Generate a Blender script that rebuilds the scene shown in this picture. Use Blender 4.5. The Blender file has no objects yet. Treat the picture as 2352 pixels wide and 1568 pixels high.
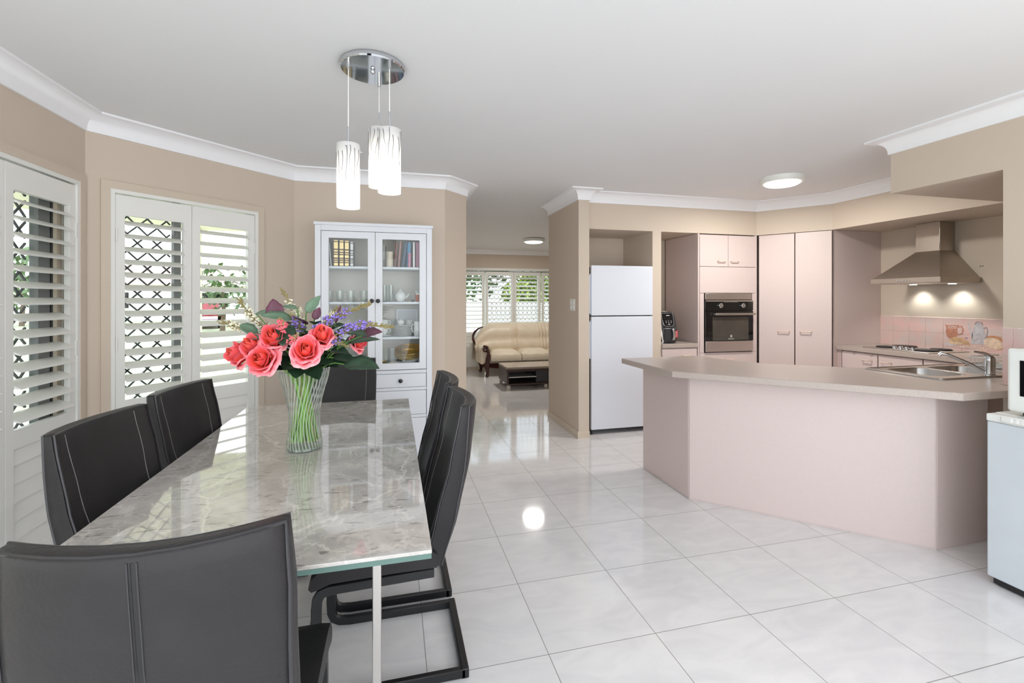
import bpy, bmesh, math, random
from mathutils import Vector, Matrix
from mathutils.geometry import tessellate_polygon
random.seed(7)
PI = math.pi
SC = bpy.context.scene
COL = SC.collection

# ---------------------------------------------------------------- camera
CAM_H = 1.336
YAW = 0.2495
FPX = 1070.0
cam_d = bpy.data.cameras.new('camera')
cam = bpy.data.objects.new('camera', cam_d)
COL.objects.link(cam)
cam.location = (0, 0, CAM_H)
cam.rotation_euler = (PI / 2, 0, -YAW)
cam_d.sensor_width = 36
cam_d.lens = 36 * FPX / 2352
cam_d.shift_y = -96 / 2352
cam_d.clip_start = 0.05
cam_d.clip_end = 300
SC.camera = cam

# ---------------------------------------------------------------- colour management, world, sun
SC.view_settings.view_transform = 'Standard'
SC.view_settings.look = 'None'
SC.view_settings.gamma = 1
SC.view_settings.use_curve_mapping = False
SC.view_settings.exposure = 0.0
SC.cycles.use_denoising = True
SC.cycles.max_bounces = 10
SC.cycles.diffuse_bounces = 5
SC.cycles.glossy_bounces = 4
SC.cycles.transmission_bounces = 8
SC.cycles.transparent_max_bounces = 24
SC.cycles.caustics_reflective = False
SC.cycles.caustics_refractive = False
SC.cycles.sample_clamp_indirect = 6

wd = bpy.data.worlds.new('sky')
SC.world = wd
wd.use_nodes = True
nt = wd.node_tree
nt.nodes.clear()
o_ = nt.nodes.new('ShaderNodeOutputWorld')
bg = nt.nodes.new('ShaderNodeBackground')
tc = nt.nodes.new('ShaderNodeTexCoord')
sx = nt.nodes.new('ShaderNodeSeparateXYZ')
rp = nt.nodes.new('ShaderNodeValToRGB')
nz = nt.nodes.new('ShaderNodeTexNoise')
nz.inputs['Scale'].default_value = 3.0
nz.inputs['Detail'].default_value = 6.0
mx = nt.nodes.new('ShaderNodeMix'); mx.data_type = 'RGBA'
cr = nt.nodes.new('ShaderNodeValToRGB')
nt.links.new(tc.outputs['Generated'], sx.inputs[0])
nt.links.new(sx.outputs['Z'], rp.inputs['Fac'])
rp.color_ramp.elements[0].position = 0.0
rp.color_ramp.elements[0].color = (0.90, 0.95, 1.0, 1)
rp.color_ramp.elements[1].position = 0.6
rp.color_ramp.elements[1].color = (0.62, 0.80, 1.0, 1)
nt.links.new(tc.outputs['Generated'], nz.inputs['Vector'])
nt.links.new(nz.outputs['Fac'], cr.inputs['Fac'])
cr.color_ramp.elements[0].position = 0.42
cr.color_ramp.elements[1].position = 0.6
nt.links.new(cr.outputs['Color'], mx.inputs[0])
nt.links.new(rp.outputs['Color'], mx.inputs[6])
mx.inputs[7].default_value = (1, 1, 1, 1)
nt.links.new(mx.outputs[2], bg.inputs['Color'])
WORLD_STRENGTH = 3.45
bg.inputs['Strength'].default_value = WORLD_STRENGTH
nt.links.new(bg.outputs[0], o_.inputs['Surface'])

sun_d = bpy.data.lights.new('sun', 'SUN')
sun_d.energy = 3.0
sun_d.angle = 0.03
sun_d.color = (1, 0.97, 0.92)
sun = bpy.data.objects.new('sun', sun_d)
COL.objects.link(sun)
sun.rotation_euler = (math.radians(-14), math.radians(10), 0)

# ---------------------------------------------------------------- helpers
def srgb(r, g, b):
    def f(c):
        c /= 255.0
        return c / 12.92 if c <= 0.04045 else ((c + 0.055) / 1.055) ** 2.4
    return (f(r), f(g), f(b), 1)

MATS = {}
def mat(name, col, rough=0.5, metal=0.0, coat=0.0, noise=None, bump=None, emit=None, spec=None, trans=0.0, alpha=1.0):
    """principled material; noise=(scale, amount) varies the colour, bump=(scale, strength)"""
    if name in MATS:
        return MATS[name]
    m = bpy.data.materials.new(name)
    m.use_nodes = True
    n = m.node_tree
    p = n.nodes['Principled BSDF']
    c = srgb(*col)
    p.inputs['Base Color'].default_value = c
    p.inputs['Roughness'].default_value = rough
    p.inputs['Metallic'].default_value = metal
    p.inputs['Coat Weight'].default_value = coat
    p.inputs['Coat Roughness'].default_value = 0.05
    if spec is not None:
        p.inputs['Specular IOR Level'].default_value = spec
    if trans:
        p.inputs['Transmission Weight'].default_value = trans
    if emit:
        p.inputs['Emission Color'].default_value = srgb(*emit[0])
        p.inputs['Emission Strength'].default_value = emit[1]
    t = n.nodes.new('ShaderNodeTexCoord')
    ns = noise or (6.0, 0.03)
    a = n.nodes.new('ShaderNodeTexNoise')
    a.inputs['Scale'].default_value = ns[0]
    a.inputs['Detail'].default_value = 4
    n.links.new(t.outputs['Object'], a.inputs['Vector'])
    mr = n.nodes.new('ShaderNodeMapRange')
    mr.inputs['From Min'].default_value = 0.3
    mr.inputs['From Max'].default_value = 0.7
    mr.inputs['To Min'].default_value = 1 - ns[1]
    mr.inputs['To Max'].default_value = 1 + ns[1]
    n.links.new(a.outputs['Fac'], mr.inputs['Value'])
    hs = n.nodes.new('ShaderNodeHueSaturation')
    hs.inputs['Color'].default_value = c
    n.links.new(mr.outputs['Result'], hs.inputs['Value'])
    n.links.new(hs.outputs['Color'], p.inputs['Base Color'])
    if bump:
        b = n.nodes.new('ShaderNodeTexNoise')
        b.inputs['Scale'].default_value = bump[0]
        b.inputs['Detail'].default_value = 3
        n.links.new(t.outputs['Object'], b.inputs['Vector'])
        bn = n.nodes.new('ShaderNodeBump')
        bn.inputs['Strength'].default_value = bump[1]
        bn.inputs['Distance'].default_value = 0.01
        n.links.new(b.outputs['Fac'], bn.inputs['Height'])
        n.links.new(bn.outputs['Normal'], p.inputs['Normal'])
    MATS[name] = m
    return m

def glass_mat(name, tint=(255, 255, 255), refl=0.12, rough=0.02, veil=0.0):
    """thin clear sheet: mostly passes light, reflects a little more at a slant"""
    if name in MATS:
        return MATS[name]
    m = bpy.data.materials.new(name)
    m.use_nodes = True
    n = m.node_tree
    n.nodes.clear()
    out = n.nodes.new('ShaderNodeOutputMaterial')
    tr = n.nodes.new('ShaderNodeBsdfTransparent')
    tr.inputs['Color'].default_value = srgb(*tint)
    gl = n.nodes.new('ShaderNodeBsdfGlossy')
    gl.inputs['Roughness'].default_value = rough
    lw = n.nodes.new('ShaderNodeLayerWeight')
    lw.inputs['Blend'].default_value = 0.25
    mr = n.nodes.new('ShaderNodeMapRange')
    mr.inputs['To Min'].default_value = refl * 0.5
    mr.inputs['To Max'].default_value = min(1.0, refl * 4)
    n.links.new(lw.outputs['Facing'], mr.inputs['Value'])
    mx = n.nodes.new('ShaderNodeMixShader')
    n.links.new(mr.outputs['Result'], mx.inputs['Fac'])
    n.links.new(tr.outputs[0], mx.inputs[1])
    n.links.new(gl.outputs[0], mx.inputs[2])
    last = mx
    if veil:
        df = n.nodes.new('ShaderNodeBsdfDiffuse')
        df.inputs['Color'].default_value = (0.9, 0.92, 0.92, 1)
        m2 = n.nodes.new('ShaderNodeMixShader')
        m2.inputs['Fac'].default_value = veil
        n.links.new(mx.outputs[0], m2.inputs[1])
        n.links.new(df.outputs[0], m2.inputs[2])
        last = m2
    n.links.new(last.outputs[0], out.inputs['Surface'])
    MATS[name] = m
    return m

class B:
    """collects vertices and faces of one mesh"""
    def __init__(s):
        s.v = []; s.f = []; s.m = []; s.cur = 0; s.T = Matrix.Identity(4)
    def mi(s, k): s.cur = k; return s
    def at(s, M): s.T = M; return s
    def add(s, vs, fs):
        n = len(s.v)
        s.v += [tuple(s.T @ Vector(p)) for p in vs]
        for f in fs:
            s.f.append([n + i for i in f]); s.m.append(s.cur)
        return s
    def box(s, x0, x1, y0, y1, z0, z1):
        vs = [(x0, y0, z0), (x1, y0, z0), (x1, y1, z0), (x0, y1, z0), (x0, y0, z1), (x1, y0, z1), (x1, y1, z1), (x0, y1, z1)]
        return s.add(vs, [(0, 3, 2, 1), (4, 5, 6, 7), (0, 1, 5, 4), (1, 2, 6, 5), (2, 3, 7, 6), (3, 0, 4, 7)])
    def prism(s, poly, z0, z1, holes=()):
        loops = [list(poly)] + [list(h) for h in holes]
        flat = [p for l in loops for p in l]
        n = len(flat)
        tri = tessellate_polygon([[Vector((p[0], p[1], 0)) for p in l] for l in loops])
        vs = [(p[0], p[1], z0) for p in flat] + [(p[0], p[1], z1) for p in flat]
        fs = [tuple(t) for t in tri] + [tuple(i + n for i in reversed(t)) for t in tri]
        k = 0
        for l in loops:
            m = len(l)
            for i in range(m):
                a, b = k + i, k + (i + 1) % m
                fs.append((a, b, b + n, a + n))
            k += m
        return s.add(vs, fs)
    def lathe(s, prof, n=32, c=(0, 0, 0), close=False, sx=1, sy=1):
        vs = []; fs = []
        for (r, z) in prof:
            for i in range(n):
                a = 2 * PI * i / n
                vs.append((c[0] + r * math.cos(a) * sx, c[1] + r * math.sin(a) * sy, c[2] + z))
        m = len(prof)
        for j in range(m - 1 + (1 if close else 0)):
            for i in range(n):
                a = j * n + i; b = j * n + (i + 1) % n
                j2 = (j + 1) % m
                fs.append((a, b, j2 * n + (i + 1) % n, j2 * n + i))
        if not close:
            fs.append(tuple(reversed(range(n))))
            fs.append(tuple((m - 1) * n + i for i in range(n)))
        return s.add(vs, fs)
    def tube(s, pts, r, n=8, sq=None, up=None, cap=True, closed=False):
        """round tube, or rectangular bar when sq=(w,h) (w sideways, h along up)"""
        P = [Vector(p) for p in pts]
        up = Vector(up) if up else None
        rings = []
        m = len(P)
        rr = r if isinstance(r, (list, tuple)) else [r] * m
        prev = None
        for i in range(m):
            if closed:
                d1 = (P[i] - P[i - 1]).normalized(); d2 = (P[(i + 1) % m] - P[i]).normalized()
            else:
                d1 = (P[i] - P[i - 1]).normalized() if i else (P[1] - P[0]).normalized()
                d2 = (P[i + 1] - P[i]).normalized() if i < m - 1 else d1
            d = (d1 + d2)
            d = d.normalized() if d.length > 1e-6 else d1
            u = up
            if u is None:
                if prev is None:
                    u = Vector((0, 0, 1)) if abs(d.z) < 0.9 else Vector((1, 0, 0))
                else:
                    u = prev
            a = d.cross(u)
            if a.length < 1e-6:
                a = d.cross(Vector((0.3, 1, 0.2)))
            a.normalize()
            b = a.cross(d).normalized()
            prev = b
            k = 1.0
            cs = d.dot(d2)
            if cs > 0.3: k = 1.0 / cs
            if sq:
                w, h = sq[0] / 2, sq[1] / 2
                turn = (d2 - d1)
                ka = k if abs(turn.dot(a)) > abs(turn.dot(b)) else 1
                kb = k if ka == 1 else 1
                ring = [P[i] + a * x * w * ka + b * y * h * kb for x, y in ((-1, -1), (1, -1), (1, 1), (-1, 1))]
            else:
                ring = [P[i] + (a * math.cos(2 * PI * q / n) + b * math.sin(2 * PI * q / n)) * rr[i] for q in range(n)]
            rings.append(ring)
        q = len(rings[0])
        vs = [tuple(p) for r_ in rings for p in r_]
        fs = []
        for j in range(m if closed else m - 1):
            j2 = (j + 1) % m
            for i in range(q):
                fs.append((j * q + i, j * q + (i + 1) % q, j2 * q + (i + 1) % q, j2 * q + i))
        if cap and not closed:
            fs.append(tuple(reversed(range(q))))
            fs.append(tuple((m - 1) * q + i for i in range(q)))
        return s.add(vs, fs)
    def sphere(s, c, r, nu=12, nv=8, sc=(1, 1, 1)):
        prof = []
        for j in range(nv + 1):
            a = -PI / 2 + PI * j / nv
            prof.append((max(1e-4, r * math.cos(a)) , r * math.sin(a) * sc[2]))
        return s.lathe(prof, nu, c, sx=sc[0], sy=sc[1])
    def sheet(s, rows, thick=None):
        """grid of points -> surface"""
        n = len(rows[0]); vs = [p for r in rows for p in r]
        fs = [(j * n + i, j * n + i + 1, (j + 1) * n + i + 1, (j + 1) * n + i) for j in range(len(rows) - 1) for i in range(n - 1)]
        return s.add(vs, fs)
    def build(s, name, mats, parent=None, loc=None, rot=None, smooth=False, bevel=0, seg=2, sub=0, solid=0, angle=35):
        me = bpy.data.meshes.new(name)
        me.from_pydata(s.v, [], s.f)
        if not isinstance(mats, (list, tuple)): mats = [mats]
        for m in mats: me.materials.append(m)
        bm = bmesh.new(); bm.from_mesh(me)
        for i, f in enumerate(bm.faces): f.material_index = s.m[i]
        bmesh.ops.recalc_face_normals(bm, faces=bm.faces)
        bm.to_mesh(me); bm.free()
        o = bpy.data.objects.new(name, me)
        COL.objects.link(o)
        if parent: o.parent = parent
        if loc: o.location = loc
        if rot: o.rotation_euler = rot
        if solid:
            md = o.modifiers.new('solid', 'SOLIDIFY'); md.thickness = solid; md.offset = 0
        if bevel:
            md = o.modifiers.new('bevel', 'BEVEL'); md.width = bevel; md.segments = seg; md.limit_method = 'ANGLE'; md.angle_limit = math.radians(40)
        if sub:
            md = o.modifiers.new('sub', 'SUBSURF'); md.levels = sub; md.render_levels = sub
        if smooth or bevel or sub:
            for p in me.polygons: p.use_smooth = True
            if not sub:
                try:
                    me.set_sharp_from_angle(angle=math.radians(angle))
                except Exception:
                    pass
        return o

def tag(o, label, cat, group=None, kind=None):
    o['label'] = label
    if cat: o['category'] = cat
    if group: o['group'] = group
    if kind: o['kind'] = kind
    return o

def thing(name, label, cat, loc=(0, 0, 0), rz=0.0, group=None, kind=None):
    o = bpy.data.objects.new(name, None)
    o.empty_display_size = 0.1
    COL.objects.link(o)
    o.location = loc; o.rotation_euler = (0, 0, rz)
    return tag(o, label, cat, group, kind)

def struct(o, label):
    o['kind'] = 'structure'; o['label'] = label
    return o

def dup(root, loc, rz, label, group=None):
    r = root.copy(); COL.objects.link(r)
    r.location = loc; r.rotation_euler = (0, 0, rz); r['label'] = label
    if group: r['group'] = group
    for ch in list(root.children):
        c_ = ch.copy(); COL.objects.link(c_); c_.parent = r
        for g in list(ch.children):
            d = g.copy(); COL.objects.link(d); d.parent = c_
    return r

def cellwall(p, q, th, z0, z1, openings=(), side=1):
    """wall along p->q, thickness th towards its left side (side=1); holes left open"""
    L = math.hypot(q[0] - p[0], q[1] - p[1])
    ks = sorted(set([0, L] + [v for o in openings for v in (o[0], o[1]) if 0 < v < L]))
    zs = sorted(set([z0, z1] + [v for o in openings for v in (o[2], o[3]) if z0 < v < z1]))
    def solid(i, j):
        if i < 0 or j < 0 or i >= len(ks) - 1 or j >= len(zs) - 1: return False
        kc = (ks[i] + ks[i + 1]) / 2; zc = (zs[j] + zs[j + 1]) / 2
        return not any(o[0] < kc < o[1] and o[2] < zc < o[3] for o in openings)
    b = B()
    ids = {}
    vs = []; fs = []
    def vid(i, j, d):
        if (i, j, d) not in ids:
            ids[(i, j, d)] = len(vs); vs.append((ks[i], side * th * d, zs[j]))
        return ids[(i, j, d)]
    for i in range(len(ks) - 1):
        for j in range(len(zs) - 1):
            if not solid(i, j): continue
            fs.append([vid(i, j, 0), vid(i + 1, j, 0), vid(i + 1, j + 1, 0), vid(i, j + 1, 0)])
            fs.append([vid(i, j, 1), vid(i, j + 1, 1), vid(i + 1, j + 1, 1), vid(i + 1, j, 1)])
            if not solid(i - 1, j): fs.append([vid(i, j, 0), vid(i, j + 1, 0), vid(i, j + 1, 1), vid(i, j, 1)])
            if not solid(i + 1, j): fs.append([vid(i + 1, j, 0), vid(i + 1, j, 1), vid(i + 1, j + 1, 1), vid(i + 1, j + 1, 0)])
            if not solid(i, j - 1): fs.append([vid(i, j, 0), vid(i, j, 1), vid(i + 1, j, 1), vid(i + 1, j, 0)])
            if not solid(i, j + 1): fs.append([vid(i, j + 1, 0), vid(i + 1, j + 1, 0), vid(i + 1, j + 1, 1), vid(i, j + 1, 1)])
    a = math.atan2(q[1] - p[1], q[0] - p[0])
    b.at(Matrix.Translation((p[0], p[1], 0)) @ Matrix.Rotation(a, 4, 'Z'))
    b.add(vs, fs)
    return b

def sweep(path, prof, side=1):
    """prof = [(distance into the room, z)]; side=1: the room lies right of the path"""
    b = B(); n = len(path); m = len(prof); vs = []
    for i in range(n):
        P = Vector(path[i][:2])
        def nrm(a, c):
            d = (Vector(c[:2]) - Vector(a[:2])).normalized()
            return Vector((d.y, -d.x)) * side
        n1 = nrm(path[i - 1], path[i]) if i else nrm(path[0], path[1])
        n2 = nrm(path[i], path[i + 1]) if i < n - 1 else n1
        mt = (n1 + n2).normalized(); k = 1 / max(0.3, mt.dot(n1))
        dz = path[i][2] if len(path[i]) > 2 else 0
        for (d, z) in prof:
            w_ = P + mt * d * k
            vs.append((w_.x, w_.y, z + dz))
    fs = []
    for i in range(n - 1):
        for j in range(m):
            a = i * m + j; c_ = i * m + (j + 1) % m
            fs.append((a, c_, c_ + m, a + m))
    fs.append(tuple(range(m))); fs.append(tuple((n - 1) * m + j for j in reversed(range(m))))
    return b.add(vs, fs)

def cove(zc, s=0.09):
    pr = [(0, zc - s - 0.012), (0.012, zc - s - 0.012), (0.012, zc - s)]
    for i in range(1, 8):
        a = PI / 2 * i / 8
        pr.append((s - (s - 0.012) * math.cos(a), zc - s + (s - 0.012) * math.sin(a)))
    pr += [(s, zc - 0.012), (s + 0.012, zc - 0.012), (s + 0.012, zc), (0, zc)]
    return pr

def text(name, body, size, m, parent, loc, rot, ext=0.0004):
    c_ = bpy.data.curves.new(name, 'FONT')
    c_.body = body; c_.size = size; c_.align_x = 'CENTER'; c_.extrude = ext
    c_.materials.append(m)
    o = bpy.data.objects.new(name, c_)
    COL.objects.link(o); o.parent = parent; o.location = loc; o.rotation_euler = rot
    return o

# ---------------------------------------------------------------- materials
M_wall = mat('beige_wall_paint', (208, 194, 178), 0.65, noise=(1.5, 0.012))
M_arch = mat('beige_gloss_trim', (209, 195, 178), 0.35, noise=(1.5, 0.01))
M_ceil = mat('white_ceiling_paint', (232, 233, 235), 0.8, noise=(1.0, 0.006))
M_corn = mat('white_cornice_paint', (246, 247, 250), 0.5, noise=(2, 0.005))
M_shut = mat('white_shutter_paint', (236, 236, 232), 0.35, noise=(3, 0.01))
M_cab = mat('white_cabinet_paint', (229, 232, 238), 0.35, noise=(4, 0.01))
M_pink = mat('pink_laminate', (211, 195, 191), 0.38, noise=(60, 0.012))
M_pinkedge = mat('pink_laminate_edge', (198, 176, 172), 0.4)
M_bench = mat('speckled_taupe_laminate', (178, 165, 157), 0.3, noise=(260, 0.12))
M_steel = mat('brushed_steel', (208, 200, 194), 0.38, 1.0, noise=(5, 0.03))
M_hood = mat('brushed_hood_steel', (184, 174, 163), 0.42, 0.92, noise=(5, 0.03))
M_chrome = mat('polished_chrome', (215, 218, 222), 0.07, 1.0)
M_black = mat('black_glass', (14, 15, 16), 0.06, noise=(3, 0.02), spec=0.6)
M_blackp = mat('black_plastic', (28, 28, 30), 0.35)
M_blackm = mat('black_powder_coated_steel', (20, 20, 23), 0.38)
M_leath = mat('charcoal_leather', (48, 46, 47), 0.40, noise=(9, 0.10), bump=(140, 0.12), spec=0.2)
M_stitch = mat('grey_stitching', (128, 124, 122), 0.7)
M_piping = mat('charcoal_leather_piping', (50, 49, 52), 0.38)
M_fridge = mat('white_fridge_enamel', (226, 231, 240), 0.30, noise=(3, 0.005))
M_wplas = mat('white_appliance_plastic', (232, 234, 230), 0.35)
M_ivory = mat('cream_leather', (226, 212, 190), 0.4, noise=(6, 0.05), bump=(30, 0.25))
M_wood = mat('dark_carved_mahogany', (62, 24, 20), 0.2, noise=(9, 0.2))
M_dkwood = mat('dark_coffee_wood', (58, 42, 40), 0.35, noise=(8, 0.12))
M_alu = mat('satin_aluminium', (196, 194, 190), 0.3, 1.0)
M_dalu = mat('grey_window_aluminium', (120, 122, 122), 0.45, 0.3)
M_grille = mat('dark_grille_steel', (66, 70, 76), 0.5, 0.4)
M_china = mat('white_china', (240, 240, 238), 0.2, noise=(8, 0.006))
M_brass = mat('antique_brass', (226, 198, 134), 0.38, 1.0, noise=(40, 0.2))
M_terra = mat('terracotta', (192, 104, 66), 0.7)
M_knob = mat('black_knob', (30, 30, 34), 0.3)
M_hand = mat('cream_handle', (222, 200, 186), 0.35)
M_pane = glass_mat('window_glass', (250, 253, 253), 0.05)
M_cglass = glass_mat('cabinet_glass', (250, 252, 252), 0.045)
M_glassware = glass_mat('glassware', (250, 252, 251), 0.09, veil=0.015)

def tile_floor():
    m = bpy.data.materials.new('glossy_white_floor_tiles')
    m.use_nodes = True
    n = m.node_tree; p = n.nodes['Principled BSDF']
    t = n.nodes.new('ShaderNodeTexCoord')
    s = n.nodes.new('ShaderNodeSeparateXYZ')
    n.links.new(t.outputs['Object'], s.inputs[0])
    def math_(op, a, b=None, c_=None):
        k = n.nodes.new('ShaderNodeMath'); k.operation = op
        for i, x in enumerate((a, b, c_)):
            if x is None: continue
            if isinstance(x, (int, float)): k.inputs[i].default_value = x
            else: n.links.new(x, k.inputs[i])
        return k.outputs[0]
    S = 0.45
    ds = []; cells = []
    for ax, off in (('X', 0.5675), ('Y', 1.6669)):
        u = math_('DIVIDE', math_('SUBTRACT', s.outputs[ax], off), S)
        cells.append(math_('FLOOR', u))
        fr = math_('FRACT', u)
        ds.append(math_('MINIMUM', fr, math_('SUBTRACT', 1.0, fr)))
    d = math_('MULTIPLY', math_('MINIMUM', ds[0], ds[1]), S)
    grout = math_('LESS_THAN', d, 0.0016)
    # per-tile shift of the faint marbling
    cx = n.nodes.new('ShaderNodeCombineXYZ')
    n.links.new(cells[0], cx.inputs[0]); n.links.new(cells[1], cx.inputs[1])
    wn = n.nodes.new('ShaderNodeTexWhiteNoise'); n.links.new(cx.outputs[0], wn.inputs['Vector'])
    va = n.nodes.new('ShaderNodeVectorMath'); va.operation = 'MULTIPLY_ADD'
    n.links.new(wn.outputs['Color'], va.inputs[0]); va.inputs[1].default_value = (9, 9, 9)
    n.links.new(t.outputs['Object'], va.inputs[2])
    mp = n.nodes.new('ShaderNodeMapping'); mp.inputs['Rotation'].default_value = (0, 0, 0.6); mp.inputs['Scale'].default_value = (1.0, 2.4, 1)
    n.links.new(va.outputs[0], mp.inputs['Vector'])
    no = n.nodes.new('ShaderNodeTexNoise'); no.inputs['Scale'].default_value = 4; no.inputs['Detail'].default_value = 6; no.inputs['Distortion'].default_value = 1.2
    n.links.new(mp.outputs[0], no.inputs['Vector'])
    r = n.nodes.new('ShaderNodeValToRGB')
    r.color_ramp.elements[0].position = 0.35; r.color_ramp.elements[0].color = srgb(226, 224, 225)
    r.color_ramp.elements[1].position = 0.62; r.color_ramp.elements[1].color = srgb(234, 232, 232)
    n.links.new(no.outputs['Fac'], r.inputs['Fac'])
    mx = n.nodes.new('ShaderNodeMix'); mx.data_type = 'RGBA'
    n.links.new(grout, mx.inputs[0]); n.links.new(r.outputs['Color'], mx.inputs[6])
    mx.inputs[7].default_value = srgb(150, 147, 142)
    n.links.new(mx.outputs[2], p.inputs['Base Color'])
    n.links.new(math_('MULTIPLY_ADD', grout, 0.5, 0.07), p.inputs['Roughness'])
    bn = n.nodes.new('ShaderNodeBump'); bn.inputs['Strength'].default_value = 0.05; bn.inputs['Distance'].default_value = 0.002
    b2 = n.nodes.new('ShaderNodeTexNoise'); b2.inputs['Scale'].default_value = 5; n.links.new(t.outputs['Object'], b2.inputs['Vector'])
    n.links.new(b2.outputs['Fac'], bn.inputs['Height']); n.links.new(bn.outputs['Normal'], p.inputs['Normal'])
    return m

def marble():
    m = bpy.data.materials.new('grey_marble_ceramic')
    m.use_nodes = True
    n = m.node_tree; p = n.nodes['Principled BSDF']
    t = n.nodes.new('ShaderNodeTexCoord')
    mp = n.nodes.new('ShaderNodeMapping'); mp.inputs['Rotation'].default_value = (0, 0, 0.9); mp.inputs['Scale'].default_value = (1, 0.75, 1)
    n.links.new(t.outputs['Object'], mp.inputs['Vector'])
    nd = n.nodes.new('ShaderNodeTexNoise'); nd.inputs['Scale'].default_value = 2.2; nd.inputs['Detail'].default_value = 7; nd.inputs['Roughness'].default_value = 0.6
    n.links.new(mp.outputs[0], nd.inputs['Vector'])
    va = n.nodes.new('ShaderNodeVectorMath'); va.operation = 'MULTIPLY_ADD'
    n.links.new(nd.outputs['Color'], va.inputs[0]); va.inputs[1].default_value = (0.55, 0.55, 0.2); n.links.new(mp.outputs[0], va.inputs[2])
    def vein(scale, w, lo):
        v = n.nodes.new('ShaderNodeTexVoronoi'); v.feature = 'DISTANCE_TO_EDGE'; v.inputs['Scale'].default_value = scale
        n.links.new(va.outputs[0], v.inputs['Vector'])
        r = n.nodes.new('ShaderNodeMapRange'); r.inputs['From Min'].default_value = 0; r.inputs['From Max'].default_value = w
        r.inputs['To Min'].default_value = 1; r.inputs['To Max'].default_value = 0
        n.links.new(v.outputs['Distance'], r.inputs['Value'])
        q = n.nodes.new('ShaderNodeMath'); q.operation = 'MULTIPLY'; q.inputs[1].default_value = lo
        n.links.new(r.outputs['Result'], q.inputs[0])
        return q.outputs[0]
    nb = n.nodes.new('ShaderNodeTexNoise'); nb.inputs['Scale'].default_value = 3.0; nb.inputs['Detail'].default_value = 9; nb.inputs['Roughness'].default_value = 0.65; nb.inputs['Distortion'].default_value = 0.8
    n.links.new(va.outputs[0], nb.inputs['Vector'])
    r = n.nodes.new('ShaderNodeValToRGB')
    e = r.color_ramp.elements
    e[0].position = 0.28; e[0].color = srgb(152, 148, 143)
    e[1].position = 0.72; e[1].color = srgb(214, 210, 205)
    k = e.new(0.5); k.color = srgb(188, 183, 178)
    n.links.new(nb.outputs['Fac'], r.inputs['Fac'])
    # fine dark cracks
    nc = n.nodes.new('ShaderNodeTexNoise'); nc.inputs['Scale'].default_value = 14; nc.inputs['Detail'].default_value = 8; nc.inputs['Distortion'].default_value = 2.5
    mp2 = n.nodes.new('ShaderNodeMapping'); mp2.inputs['Scale'].default_value = (0.5, 2.0, 1); mp2.inputs['Rotation'].default_value = (0, 0, -0.5)
    n.links.new(t.outputs['Object'], mp2.inputs['Vector']); n.links.new(mp2.outputs[0], nc.inputs['Vector'])
    rc = n.nodes.new('ShaderNodeValToRGB'); rc.color_ramp.elements[0].position = 0.33; rc.color_ramp.elements[0].color = (0.35, 0.34, 0.33, 1); rc.color_ramp.elements[1].position = 0.40; rc.color_ramp.elements[1].color = (1, 1, 1, 1)
    n.links.new(nc.outputs['Fac'], rc.inputs['Fac'])
    mu = n.nodes.new('ShaderNodeMix'); mu.data_type = 'RGBA'; mu.blend_type = 'MULTIPLY'; mu.inputs[0].default_value = 0.7
    n.links.new(r.outputs['Color'], mu.inputs[6]); n.links.new(rc.outputs['Color'], mu.inputs[7])
    last = mu.outputs[2]
    for sc_, w, lo in ((1.7, 0.014, 0.62), (4.2, 0.022, 0.42), (9.0, 0.05, 0.2)):
        mx = n.nodes.new('ShaderNodeMix'); mx.data_type = 'RGBA'
        n.links.new(vein(sc_, w, lo), mx.inputs[0]); n.links.new(last, mx.inputs[6]); mx.inputs[7].default_value = srgb(232, 227, 220)
        last = mx.outputs[2]
    n.links.new(last, p.inputs['Base Color'])
    p.inputs['Roughness'].default_value = 0.04
    p.inputs['Specular IOR Level'].default_value = 0.8
    p.inputs['Coat Weight'].default_value = 0.6
    p.inputs['Coat Roughness'].default_value = 0.02
    return m

def splash_tiles(y0, z0, size=0.147):
    m = bpy.data.materials.new('pink_glazed_tiles')
    m.use_nodes = True
    n = m.node_tree; p = n.nodes['Principled BSDF']
    t = n.nodes.new('ShaderNodeTexCoord')
    a = n.nodes.new('ShaderNodeTexNoise'); a.inputs['Scale'].default_value = 7; a.inputs['Detail'].default_value = 3
    n.links.new(t.outputs['Object'], a.inputs['Vector'])
    r = n.nodes.new('ShaderNodeValToRGB')
    r.color_ramp.elements[0].position = 0.3; r.color_ramp.elements[0].color = srgb(226, 186, 180)
    r.color_ramp.elements[1].position = 0.65; r.color_ramp.elements[1].color = srgb(214, 196, 190)
    n.links.new(a.outputs['Fac'], r.inputs['Fac']); n.links.new(r.outputs['Color'], p.inputs['Base Color'])
    p.inputs['Roughness'].default_value = 0.15
    return m
M_floor = tile_floor()
M_marble = marble()
M_tile = splash_tiles(0, 0)
M_grout = mat('pale_grout', (226, 214, 206), 0.8)

# ================================================================ THE ROOM
YB = -1.0            # back wall left out behind the camera so that sky light floods in
ZC = 2.40
b = B().prism([(-1.9, YB), (5.02, YB), (5.02, 8.95), (-0.05, 8.95), (-1.9, 4.3)], -0.06, 0)
struct(b.build('floor', M_floor), 'glossy white tiled floor with grey grout running through the whole house')
b = B().prism([(-1.9, YB), (5.1, YB), (5.1, 5.2), (-0.9, 5.2), (-1.9, 4.3)], ZC, ZC + 0.2)
struct(b.build('ceiling', M_ceil), 'flat white ceiling over the dining area and kitchen')
b = B().add([(0.5, 5.2, ZC), (5.1, 5.2, ZC), (5.1, 9.0, 2.285), (0.5, 9.0, 2.285), (0.5, 5.2, 2.6), (5.1, 5.2, 2.6), (5.1, 9.0, 2.6), (0.5, 9.0, 2.6)],
            [(0, 3, 2, 1), (4, 5, 6, 7), (0, 1, 5, 4), (1, 2, 6, 5), (2, 3, 7, 6), (3, 0, 4, 7)])
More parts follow.
